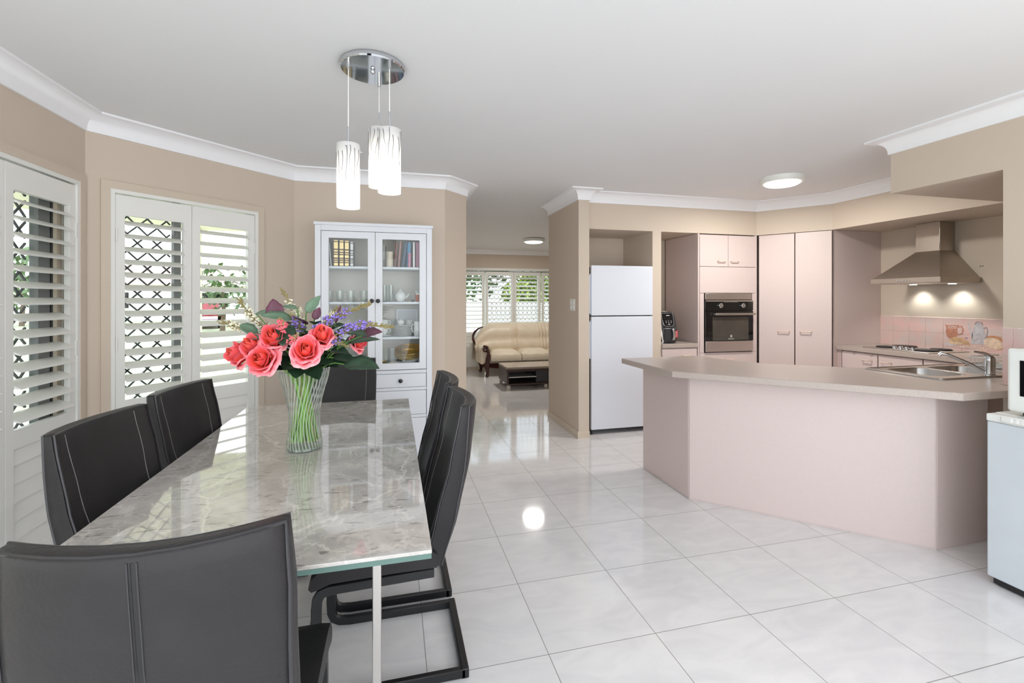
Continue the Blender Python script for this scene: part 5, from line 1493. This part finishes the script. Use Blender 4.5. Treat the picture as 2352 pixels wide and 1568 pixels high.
def panel(p, q, th, z0, z1, name, m_):
    b = cellwall(p, q, th, z0, z1, side=-1); on_loc(b, (2.812, 1.853, 0)); return b.build(name, m_, isl, bevel=0.001, seg=1)
panel((1.925, 3.325), (1.925, 2.743), 0.004, 0.008, 0.835, 'end_panel', M_pink)
panel((1.928, 2.737), (2.809, 1.856), 0.004, 0.008, 0.835, 'front_panel', M_pink)
panel((2.815, 1.853), (3.19, 1.853), 0.004, 0.008, 0.835, 'side_panel', M_pink)
# stove-side base cabinets
g = 'pink base cabinets along the cooktop bench'
for k, (y1, y0, lab) in enumerate([(3.70, 3.345, 'pink base cabinet next to the pantry, its drawer with child locks'), (3.34, 2.965, 'pink base cabinet under the left of the cooktop'), (2.96, 2.66, 'pink base cabinet nearest the sink corner')]):
    t = thing('base_cabinet', lab, 'cabinet', (4.345, y1, 0), -PI / 2, g)
    W_ = y1 - y0
    B().box(0.0, W_, 0.021, 0.55, 0.10, 0.834).build('cabinet_body', M_pink, t)
    B().box(0.0, W_, 0.06, 0.50, 0.0, 0.10).build('kickboard', M_pinkedge, t)
    d = B().box(0.003, W_ - 0.003, 0.0, 0.019, 0.665, 0.826).build('drawer', M_pink, t, bevel=0.0015, seg=1)
    if k == 0: bar_handle(d, 0.215, 0.305, 0.765)
    elif k == 1: bar_handle(d, 0.03, 0.12, 0.765)
    else: bar_handle(d, 0.10, 0.19, 0.765)
    if k == 0:
        for x in (0.13, 0.30):
            B().at(Matrix.Translation((x, -0.001, 0.818)) @ Matrix.Rotation(PI / 2, 4, 'X')).lathe([(0.009, 0), (0.009, 0.006), (0.001, 0.007)], 14).build('child_lock', M_steel, d, smooth=True)
    d = B().box(0.003, W_ - 0.003, 0.0, 0.019, 0.105, 0.660).build('door', M_pink, t, bevel=0.0015, seg=1); bar_handle(d, 0.10, 0.19, 0.60)
tag(B().box(4.347, 4.91, 3.705, 3.750, 0.0, 0.834).build('filler_panel', M_pinkedge), 'narrow pink filler strip between pantry and drawers', 'panel')
# cooktop
M_ckglass = mat('grey_steel_hob_plate', (120, 112, 106), 0.25, 0.8)
M_plate = mat('cast_iron_hotplate', (48, 46, 46), 0.45, 0.3)
ck = thing('cooktop', 'electric cooktop with four solid hotplates and silver knobs', 'cooktop', (4.40, 3.535, 0.876), -PI / 2)
B().box(0.0, 0.58, 0.0, 0.475, 0.0, 0.008).build('hob_plate', M_steel, ck, bevel=0.003)
for x, y, r_ in ((0.13, 0.13, 0.075), (0.14, 0.345, 0.092), (0.45, 0.15, 0.092), (0.44, 0.355, 0.075)):
    B().lathe([(r_ + 0.006, 0.008), (r_ + 0.006, 0.011), (r_, 0.012), (r_, 0.020), (r_ - 0.01, 0.022), (0.02, 0.022), (0.016, 0.019), (0.001, 0.019)], 36, (x, y, 0)).build('hotplate', M_plate, ck, smooth=True, angle=30)
for k in range(4):
    B().lathe([(0.019, 0.008), (0.020, 0.012), (0.017, 0.034), (0.015, 0.036), (0.001, 0.036)], 22, (0.262 + k * 0.052, 0.055 + 0.0 * k, 0)).build('control_knob', M_chrome, ck, smooth=True, angle=40)
# hood
hd = thing('range_hood', 'brushed steel pyramid range hood with chimney over the cooktop', 'range hood', (4.918, 3.19, 1.485))
b = B()
W2 = 0.295; DP = 0.478
b.box(-DP, 0.0, -W2, W2, 0.0, 0.046); b.build('hood_rim', M_hood, hd, bevel=0.0015, seg=1)
b = B(); cwy, cdp = 0.100, 0.185
vs = [(-DP + 0.012, -W2 + 0.012, 0.046), (0, -W2 + 0.012, 0.046), (0, W2 - 0.012, 0.046), (-DP + 0.012, W2 - 0.012, 0.046), (-cdp, -cwy, 0.292), (0, -cwy, 0.292), (0, cwy, 0.292), (-cdp, cwy, 0.292)]
b.add(vs, [(0, 3, 2, 1), (4, 5, 6, 7), (0, 1, 5, 4), (1, 2, 6, 5), (2, 3, 7, 6), (3, 0, 4, 7)]); b.build('hood_canopy', M_hood, hd)
B().box(-cdp, 0, -cwy, cwy, 0.292, 0.553).build('chimney', M_hood, hd, bevel=0.0015, seg=1)
B().box(-cdp - 0.0015, -cdp + 0.003, -cwy - 0.0015, -cwy + 0.004, 0.292, 0.553).build('chimney_edge', M_chrome, hd)
B().box(-DP + 0.02, -0.02, -W2 + 0.02, W2 - 0.02, -0.006, 0.0).build('filter_panel', M_steel, hd)
for k in range(5):
    B().at(Matrix.Translation((-DP - 0.0005, -0.055 + k * 0.026 , 0.022)) @ Matrix.Rotation(-PI / 2, 4, 'Y')).lathe([(0.0065, 0), (0.0065, 0.004), (0.001, 0.005)], 14).build('push_button', M_chrome, hd, smooth=True)
M_halo = mat('lit_halogen_spot', (255, 255, 250), 0.4, emit=((250, 255, 250), 12.0))
for y in (-0.16, 0.16):
    B().lathe([(0.028, -0.0065), (0.028, -0.010), (0.001, -0.010)], 20, (-0.13, y, 0)).build('spot_lamp', M_halo, hd)
    ld = bpy.data.lights.new('spot_light', 'SPOT'); ld.energy = 5.5; ld.spot_size = math.radians(115); ld.spot_blend = 0.8; ld.shadow_soft_size = 0.03; ld.color = (0.98, 1, 0.95)
    lo = bpy.data.objects.new('spot_light', ld); COL.objects.link(lo); lo.parent = hd; lo.location = (-0.075, y, -0.02)
# splashback tiles
st_ = struct(thing('trim_6', 'x', None, (4.92, 3.771, 0.876), -PI / 2), 'pink tile splashback with a painted breakfast still life behind the cooktop')
def tile_rows(par, x0, n, rows_, sz, first=None):
    b = B(); g_ = 0.0012
    x = x0
    for i in range(n):
        w_ = first if (i == 0 and first) else sz
        for j in range(rows_):
            b.box(x + g_, x + w_ - g_, -0.007, -0.0005, j * sz + g_, (j + 1) * sz - g_)
        x += w_
    return b
tb_ = tile_rows(st_, 0.0, 13, 2, 0.1475); o = tb_.build('tiles', M_tile, st_, bevel=0.001, seg=1)
B().box(0.0, 1.94, -0.004, 0.0, 0.0, 0.296).build('grout', M_grout, st_)
s2 = struct(thing('trim_7', 'x', None, (3.199, 1.788, 0.876), -PI / 2), 'pink wall tiles on the right wall behind the microwave')
tile_rows(s2, 0.0, 6, 2, 0.155, first=0.045).build('tiles', M_tile, s2, bevel=0.001, seg=1)
B().box(0.0, 0.82, -0.004, 0.0, 0.0, 0.31).build('grout', M_grout, s2)
# painted still life, thin glaze shapes on the tiles (x along the wall, z up)
def decal(name, pts, c_, y=-0.0076, th=0.0006):
    n = len(pts); b = B()
    tri = tessellate_polygon([[Vector((p[0], p[1], 0)) for p in pts]])
    vs = [(p[0], y, p[1]) for p in pts] + [(p[0], y - th, p[1]) for p in pts]
    fs = [tuple(t_) for t_ in tri] + [tuple(n + i for i in reversed(t_)) for t_ in tri] + [(i, (i + 1) % n, n + (i + 1) % n, n + i) for i in range(n)]
    b.add(vs, fs)
    return b.build(name, mat(name + '_glaze', c_, 0.2, noise=(40, 0.18)), st_)
def ell(cx_, cz_, a, b_, n=28, r=0.0, t0=0, t1=2 * PI):
    out = []
    for i in range(n):
        t_ = t0 + (t1 - t0) * i / (n if t1 - t0 > 6.2 else n - 1)
        x, z = a * math.cos(t_), b_ * math.sin(t_)
        out.append((cx_ + x * math.cos(r) - z * math.sin(r), cz_ + x * math.sin(r) + z * math.cos(r)))
    return out
decal('painted_jug', [(0.605, 0.235), (0.625, 0.228), (0.715, 0.232), (0.712, 0.222), (0.700, 0.195), (0.706, 0.150), (0.690, 0.110), (0.640, 0.108), (0.618, 0.130), (0.612, 0.170), (0.618, 0.205)], (190, 134, 112))
B().tube([(0.708, -0.008, 0.218), (0.735, -0.008, 0.222), (0.748, -0.008, 0.195), (0.738, -0.008, 0.160), (0.705, -0.008, 0.145)], 0, sq=(0.008, 0.0012), up=(0, 1, 0)).build('painted_jug_handle', mat('painted_jug_glaze', (190, 134, 112)), st_)
for k in range(3):
    B().tube([(p[0], -0.0084, p[1]) for p in ell(0.642 + k * 0.022, 0.210, 0.010, 0.009, 14)], 0.0011, 4, closed=True).build('painted_jug_ring', M_china, st_)
decal('painted_coffee_pot', [(0.805, 0.075), (0.812, 0.155), (0.825, 0.225), (0.838, 0.255), (0.862, 0.268), (0.885, 0.258), (0.893, 0.225), (0.905, 0.150), (0.910, 0.075)], (196, 192, 196))
decal('painted_pot_spout', [(0.812, 0.110), (0.800, 0.160), (0.782, 0.235), (0.774, 0.255), (0.786, 0.250), (0.800, 0.215), (0.818, 0.170)], (198, 194, 198))
B().tube([(0.893, -0.008, 0.215), (0.915, -0.008, 0.222), (0.922, -0.008, 0.195), (0.915, -0.008, 0.150), (0.905, -0.008, 0.120)], 0, sq=(0.006, 0.0012), up=(0, 1, 0)).build('painted_pot_handle', mat('painted_pot_grey', (150, 146, 156)), st_)
B().tube([(p[0], -0.0084, p[1]) for p in ell(0.860, 0.235, 0.030, 0.036, 16, 0, 0.2, PI - 0.2)], 0.0016, 4).build('painted_lid_line', mat('painted_brown_line', (176, 116, 92)), st_)
decal('painted_loaf_crust', ell(0.975, 0.098, 0.078, 0.056, 28, -0.28), (198, 144, 108))
decal('painted_loaf', ell(0.962, 0.090, 0.068, 0.046, 28, -0.28), (228, 204, 180), y=-0.0083)
decal('painted_bread_roll', ell(0.70, 0.085, 0.068, 0.030, 24, 0.1), (222, 194, 160), y=-0.0083)
decal('painted_croissant', [(0.64, 0.10), (0.68, 0.125), (0.74, 0.12), (0.79, 0.085), (0.80, 0.058), (0.76, 0.062), (0.72, 0.085), (0.67, 0.082)], (208, 170, 132), y=-0.0089)
decal('painted_saucer', ell(0.645, 0.055, 0.050, 0.020, 24), (214, 200, 200), y=-0.0080)
decal('painted_cloth', [(0.70, 0.035), (0.78, 0.062), (0.88, 0.058), (0.95, 0.030), (0.91, 0.018), (0.85, 0.042), (0.76, 0.030)], (222, 196, 182), y=-0.0080)
B().box(0.760, 0.780, -0.0090, -0.0080, 0.118, 0.124).build('painted_signature', mat('painted_blue_mark', (110, 104, 150)), st_)
# sink
M_sink = mat('stainless_sink', (206, 204, 202), 0.22, 1.0, noise=(6, 0.03))
sk_t = thing('kitchen_sink', 'stainless steel double bowl sink with drainer in the worktop', 'sink', (3.03, 1.965, 0.876))
BW = [(0.075, 0.385, 0.085, 0.395), (0.425, 0.735, 0.085, 0.395)]
def rrect(x0, x1, y0, y1, r, n=5):
    out = []
    for cx_, cy_, a0 in ((x1 - r, y1 - r, 0), (x0 + r, y1 - r, PI / 2), (x0 + r, y0 + r, PI), (x1 - r, y0 + r, 1.5 * PI)):
        for i in range(n + 1):
            a = a0 + PI / 2 * i / n
            out.append((cx_ + r * math.cos(a), cy_ + r * math.sin(a)))
    return out
b = B().prism(rrect(0.0, 1.22, 0.0, 0.465, 0.03), 0.0003, 0.006, holes=[rrect(*w_, 0.07)[::-1] for w_ in BW]); b.build('sink_deck', M_sink, sk_t, bevel=0.0015, seg=1)
for w_ in BW:
    b = B(); rings = []
    for dz, inset, r_ in ((0.006, 0.0, 0.07), (0.0, 0.003, 0.068), (-0.12, 0.012, 0.06), (-0.145, 0.03, 0.05), (-0.150, 0.06, 0.03)):
        rings.append([(x, y, dz) for x, y in rrect(w_[0] + inset, w_[1] - inset, w_[2] + inset, w_[3] - inset, r_)])
    n = len(rings[0])
    vs = [p for r_ in rings for p in r_]
    fs = [(j * n + i, j * n + (i + 1) % n, (j + 1) * n + (i + 1) % n, (j + 1) * n + i) for j in range(len(rings) - 1) for i in range(n)]
    fs.append(tuple((len(rings) - 1) * n + i for i in range(n)))
    b.add(vs, fs); b.build('bowl', M_sink, sk_t, smooth=True, angle=50)
    B().lathe([(0.035, 0), (0.033, 0.003), (0.028, 0.001), (0.001, 0.001)], 20, ((w_[0] + w_[1]) / 2, (w_[2] + w_[3]) / 2, -0.150)).build('drain', M_chrome, sk_t, smooth=True)
b = B().prism(rrect(0.006, 1.214, 0.006, 0.459, 0.028), 0.006, 0.009, holes=[rrect(0.016, 1.204, 0.016, 0.449, 0.024)[::-1]]); b.build('raised_rim', M_sink, sk_t, bevel=0.001, seg=1)
for k in range(9):
    B().box(0.79, 1.17, 0.09 + k * 0.036, 0.098 + k * 0.036, 0.006, 0.0095).build('drainer_ridge', M_sink, sk_t, bevel=0.0015, seg=1)
tp = thing('mixer_tap', 'chrome mixer tap with a long straight spout at the sink', 'tap', (3.475, 2.005, 0.882))
B().lathe([(0.030, 0), (0.030, 0.006), (0.026, 0.010), (0.026, 0.085), (0.027, 0.090), (0.024, 0.108), (0.012, 0.120), (0.001, 0.122)], 28).build('tap_body', M_chrome, tp, smooth=True, angle=40)
B().tube([(-0.015, 0.01, 0.020), (-0.075, 0.065, 0.068), (-0.140, 0.125, 0.112), (-0.165, 0.148, 0.118), (-0.172, 0.155, 0.108)], [0.010, 0.009, 0.009, 0.011, 0.011], 12).build('spout', M_chrome, tp, smooth=True)
B().tube([(0.0, 0.0, 0.112), (-0.02, 0.015, 0.130), (-0.060, 0.045, 0.140)], [0.012, 0.009, 0.006], 10).build('lever', M_chrome, tp, smooth=True)
# dish rack behind the tap
rk = thing('dish_rack', 'white wire dish rack on the drainer beyond the tap', 'dish rack', (3.98, 2.20, 0.888))
for z in (0.0, 0.055):
    B().tube([(-0.15, -0.13, z + 0.003), (0.15, -0.13, z + 0.003), (0.15, 0.13, z + 0.003), (-0.15, 0.13, z + 0.003)], 0.003, 6, closed=True).build('wire_ring', M_china, rk)
for k in range(8):
    x = -0.13 + k * 0.037
    B().tube([(x, -0.13, 0.058), (x, -0.125, 0.003), (x, 0.125, 0.003), (x, 0.13, 0.058)], 0.002, 5).build('wire_rib', M_china, rk)

# mini fridge and microwave
mf = thing('bar_fridge', 'small white bar fridge at the right edge of the photo', 'fridge', (2.722, 1.582, 0), -PI / 2)
W_ = 0.52
B().box(0.0, W_, 0.05, 0.455, 0.02, 0.778).build('fridge_body', M_wplas, mf, bevel=0.006)
B().box(0.0, W_, 0.0, 0.046, 0.035, 0.765).build('fridge_door', mat('pale_blue_white_enamel', (206, 213, 219), 0.3), mf, bevel=0.006, seg=3)
B().box(-0.001, W_ + 0.001, -0.004, 0.060, 0.766, 0.800).build('door_cap', M_wplas, mf, bevel=0.005, seg=2)
g_ = B().box(0.055, W_ - 0.055, -0.010, 0.030, 0.772, 0.8015).build('handle_grip', M_wplas, mf, bevel=0.006, seg=2)
for k in range(14):
    B().box(0.09 + k * 0.022, 0.098 + k * 0.022, -0.0115, -0.009, 0.778, 0.797).build('grip_rib', M_china, g_)
B().box(0.02, W_ - 0.02, 0.01, 0.06, 0.008, 0.033).build('kick_strip', M_blackp, mf)
B().box(0.0, W_, 0.058, 0.46, 0.778, 0.802).build('worktop_cap', M_wplas, mf, bevel=0.004)
for x in (0.05, W_ - 0.05):
    B().lathe([(0.016, 0), (0.018, 0.004), (0.014, 0.022)], 14, (x, 0.08, 0)).build('foot', M_blackp, mf)
    B().lathe([(0.016, 0), (0.018, 0.004), (0.014, 0.022)], 14, (x, 0.41, 0)).build('foot', M_blackp, mf)
mw = thing('microwave', 'white microwave standing on the bar fridge at the right edge', 'microwave', (2.760, 1.530, 0.802), -PI / 2)
W_ = 0.46
B().box(0.0, W_, 0.03, 0.36, 0.018, 0.305).build('microwave_body', M_wplas, mw, bevel=0.006)
d = B().box(0.0, 0.34, 0.0, 0.030, 0.020, 0.310).build('microwave_door', M_wplas, mw, bevel=0.014, seg=4)
B().box(0.048, 0.295, -0.003, 0.002, 0.095, 0.258).build('door_window', M_black, d, bevel=0.004)
cpn = B().box(0.342, W_, 0.002, 0.030, 0.020, 0.310).build('control_panel', M_wplas, mw, bevel=0.006)
for z in (0.09, 0.20):
    B().at(Matrix.Translation((0.40, 0.002, z)) @ Matrix.Rotation(PI / 2, 4, 'X')).lathe([(0.028, 0), (0.026, 0.016), (0.001, 0.017)], 22).build('dial', M_wplas, cpn, smooth=True)
for x in (0.04, 0.42):
    for y in (0.06, 0.32):
        B().lathe([(0.012, 0.0), (0.012, 0.02)], 12, (x, y, 0)).build('foot', M_blackp, mw)
t = thing('wall_plug', 'small dark wall plug hole right of the range hood', 'wall plug', (4.9195, 2.905, 1.625))
B().box(-0.004, 0.0, -0.006, 0.002, -0.003, 0.003).build('plug_hole', M_blackp, t)
B().box(-0.004, 0.0, -0.022, -0.016, -0.003, 0.003).build('plug_hole', M_blackp, t)

# ================================================================ LIVING ROOM
sf = thing('sofa', 'cream leather three-seat sofa with dark carved wooden arms in the living room', 'sofa', (2.47, 7.90, 0))
# local: x -1.05..1.05, y 0 (front) .. 0.80, facing -y
B().box(-0.98, 0.98, 0.06, 0.74, 0.20, 0.27).build('seat_base', M_ivory, sf, bevel=0.02, seg=3)
b = B(); rl = []
for i in range(25):
    x = -0.98 + 1.96 * i / 24
    zz_ = 0.145 + 0.02 * math.cos((x) * 6.4)
    rl.append([(x, 0.015, zz_), (x, 0.015, 0.225), (x, 0.05, 0.225), (x, 0.05, zz_ + 0.01), (x, 0.015, zz_)])
b.sheet(rl); b.build('front_rail', M_wood, sf, smooth=True, angle=40)
for k in range(3):
    x0 = -0.84 + k * 0.56
    rows = []
    for j in range(9):
        v = j / 8
        row = []
        for i in range(13):
            u = i / 12
            x = x0 + 0.01 + 0.54 * u
            puff = (1 - (2 * u - 1) ** 6) * (1 - (2 * v - 1) ** 6)
            row.append((x, -0.01 + 0.50 * v - 0.02 * math.sin(PI * u) * (1 - v), 0.38 + 0.075 * puff + 0.004 * math.sin(u * 17 + v * 9)))
        rows.append(row)
    b = B(); b.sheet(rows)
    n = 13
    edge = [rows[0][i] for i in range(n)] + [rows[j][-1] for j in range(1, 9)] + [rows[-1][i] for i in range(n - 2, -1, -1)] + [rows[j][0] for j in range(7, 0, -1)]
    low = [(p[0], p[1], 0.27) for p in edge]; mid = [(p[0] + (0.006 if p[0] > x0 + 0.28 else -0.006), p[1] - (0.02 if p[1] < 0.1 else 0), 0.33) for p in edge]
    b.sheet([edge + edge[:1], mid + mid[:1], low + low[:1]])
    b.build('seat_cushion', M_ivory, sf, smooth=True, angle=60)
# backrest: arched, pillowed, with vertical folds between three panels
rows = []; NX = 145; NZ = 15
def backtop(x):
    a = abs(x) / 1.05
    return 0.90 - 0.30 * max(0, (a - 0.62) / 0.38) ** 2.2
for j in range(NZ):
    v = j / (NZ - 1); row = []
    for i in range(NX):
        x = -1.04 + 2.08 * i / (NX - 1)
        zt = backtop(x)
        z = 0.40 + (zt - 0.40) * math.sin(v * PI / 2) ** 0.9 if v < 1 else zt
        z = 0.38 + (zt - 0.38) * v
        y = 0.46 + 0.13 * v ** 1.6 + 0.10 * (abs(x) / 1.04) ** 4 * -1.2
        # roll over the top
        roll = max(0, v - 0.85) / 0.15
        y += 0.06 * roll ** 2
        ph = ((x + 0.84) / 0.56)
        fold = 0
        for cx_ in (-0.28, 0.28):
            dlt = (x - cx_) / 0.11
            if abs(dlt) < 1: fold += -0.05 * (1 - dlt ** 2) * math.cos(dlt * 11) * (0.4 + v * 0.6)
        y += fold * -1 * 0.6
        y -= 0.035 * math.sin(PI * min(1, v / 0.45)) * (1 if v < 0.45 else 0) + 0.045 * math.sin(PI * min(1, max(0, (v - 0.45) / 0.55))) * (1 if v >= 0.45 else 0)
        row.append((x, y, z))
    rows.append(row)
b = B(); b.sheet(rows)
bk_ = [[(p[0], p[1], p[2]) for p in rows[-1]], [(p[0], p[1] + 0.05, p[2] + 0.012) for p in rows[-1]], [(p[0], p[1] + 0.11, p[2] - 0.02) for p in rows[-1]], [(p[0], 0.76, 0.22) for p in rows[-1]]]
b.sheet(bk_); b.build('backrest', M_ivory, sf, smooth=True, angle=70)
for s in (-1, 1):
    # wooden crest edge running down the wing
    pts = []
    for k in range(11):
        a = k / 10
        x = s * (0.72 + 0.36 * math.sin(a * PI / 2) )
        pts.append((x, 0.62 - 0.14 * a, backtop(x if abs(x) < 1.05 else s * 1.05) + 0.012 - 0.20 * a ** 3 if abs(x) < 1.05 else 0.42 + (0.60 - 0.42) * (1 - a)))
    pts = [(s * 0.86, 0.60, 0.835), (s * 0.95, 0.58, 0.80), (s * 1.02, 0.56, 0.745), (s * 1.055, 0.54, 0.68), (s * 1.06, 0.50, 0.61), (s * 1.04, 0.46, 0.55), (s * 0.995, 0.42, 0.50)]
    B().tube(pts, [0.008, 0.016, 0.022, 0.025, 0.024, 0.020, 0.012], 10).build('crest_rail', M_wood, sf, smooth=True)
    # padded arm
    rows = []
    for j in range(7):
        y = 0.02 + 0.56 * j / 6
        row = []
        for i in range(15):
            a = -0.5 * PI * 0.4 + (PI + 0.5 * PI * 0.8) * i / 14
            row.append((s * (0.925 - 0.098 * math.cos(a) * 1.0), y, 0.455 + 0.075 * math.sin(a) + 0.02 * j / 6))
        row = [(s * 0.845, y, 0.22)] + row + [(s * 1.0, y, 0.22)]
        rows.append(row)
    b = B(); b.sheet(rows); b.add(rows[0], [tuple(range(len(rows[0])))]); b.build('padded_arm', M_ivory, sf, smooth=True, angle=50)
    # carved scroll front: spiral and tapering post
    sp_ = []; rad = []
    for k in range(22):
        a = k / 21 * 2.6 * PI
        r_ = 0.014 + 0.045 * k / 21
        sp_.append((s * (0.935 - r_ * math.cos(a + 0.3) ), 0.0, 0.478 + r_ * math.sin(a + 0.3))); rad.append(0.010 + 0.008 * k / 21)
    B().tube(sp_, rad, 8).build('scroll', M_wood, sf, smooth=True)
    post = [(s * 0.905, -0.005, 0.50), (s * 0.885, -0.012, 0.46), (s * 0.875, -0.015, 0.40), (s * 0.890, -0.015, 0.33), (s * 0.895, -0.01, 0.26), (s * 0.895, -0.01, 0.20)]
    B().tube(post, [0.022, 0.026, 0.028, 0.034, 0.040, 0.050], 10).build('arm_post', M_wood, sf, smooth=True)
    for y, nm in ((0.0, 'leg'), (0.62, 'leg')):
        lg = [(s * 0.90, y, 0.235), (s * 0.905, y - 0.012, 0.17), (s * 0.895, y - 0.010, 0.10), (s * 0.89, y, 0.055), (s * 0.905, y - 0.015, 0.028), (s * 0.91, y - 0.022, 0.0)]
        B().tube(lg, [0.055, 0.045, 0.028, 0.022, 0.032, 0.026], 12).build('leg', M_wood, sf, smooth=True)
    b = B()
    for k in range(16):
        a = -0.3 + 3.5 * k / 15
        b.sphere((s * (0.925 - 0.09 * math.cos(a)), -0.004, 0.455 + 0.082 * math.sin(a)), 0.007, 8, 5)
    b.build('stud_row', M_brass, sf, smooth=True)
b = B()
for k in range(60):
    b.sphere((-0.86 + k * 0.0292, 0.012, 0.228), 0.0075, 8, 5)
b.build('stud_row', mat('dark_brass_studs', (70, 50, 40), 0.3, 0.8), sf, smooth=True)
# coffee table
ct = thing('coffee_table', 'low dark brown coffee table with open shelves and silver feet', 'coffee table', (2.24, 6.70, 0))
M_ctop = mat('taupe_table_top', (150, 134, 122), 0.25, coat=0.4)
CW = 0.61; CD = 0.56
B().box(-CW, CW, 0.0, CD, 0.300, 0.330).build('table_top', M_ctop, ct, bevel=0.002)
for x in (-CW, CW - 0.03):
    B().box(x, x + 0.03, 0.004, CD - 0.004, 0.085, 0.300).build('side_panel', M_dkwood, ct)
B().box(-CW, CW, 0.0, 0.022, 0.262, 0.300).build('front_rail', M_dkwood, ct)
B().box(-CW + 0.03, CW - 0.03, 0.004, CD - 0.004, 0.060, 0.085).build('bottom_shelf', M_dkwood, ct)
B().box(-0.145, 0.055, 0.05, CD - 0.05, 0.085, 0.300).build('middle_box', mat('charcoal_panel', (58, 60, 66), 0.35), ct)
B().box(-CW + 0.03, -0.145, 0.03, 0.42, 0.170, 0.182).build('glass_shelf', mat('smoky_glass_shelf', (210, 214, 212), 0.1), ct)
B().box(0.055, CW - 0.03, 0.03, 0.42, 0.170, 0.182).build('glass_shelf', MATS['smoky_glass_shelf'], ct)
B().box(-CW + 0.03, CW - 0.03, CD - 0.03, CD - 0.015, 0.085, 0.300).build('back_panel', M_dkwood, ct)
for x in (-CW + 0.03, -0.0, CW - 0.03):
    for y in (0.03, CD - 0.03):
        B().box(x - 0.025, x + 0.025, y - 0.025, y + 0.025, 0.0, 0.060).build('foot', M_alu, ct, bevel=0.002)
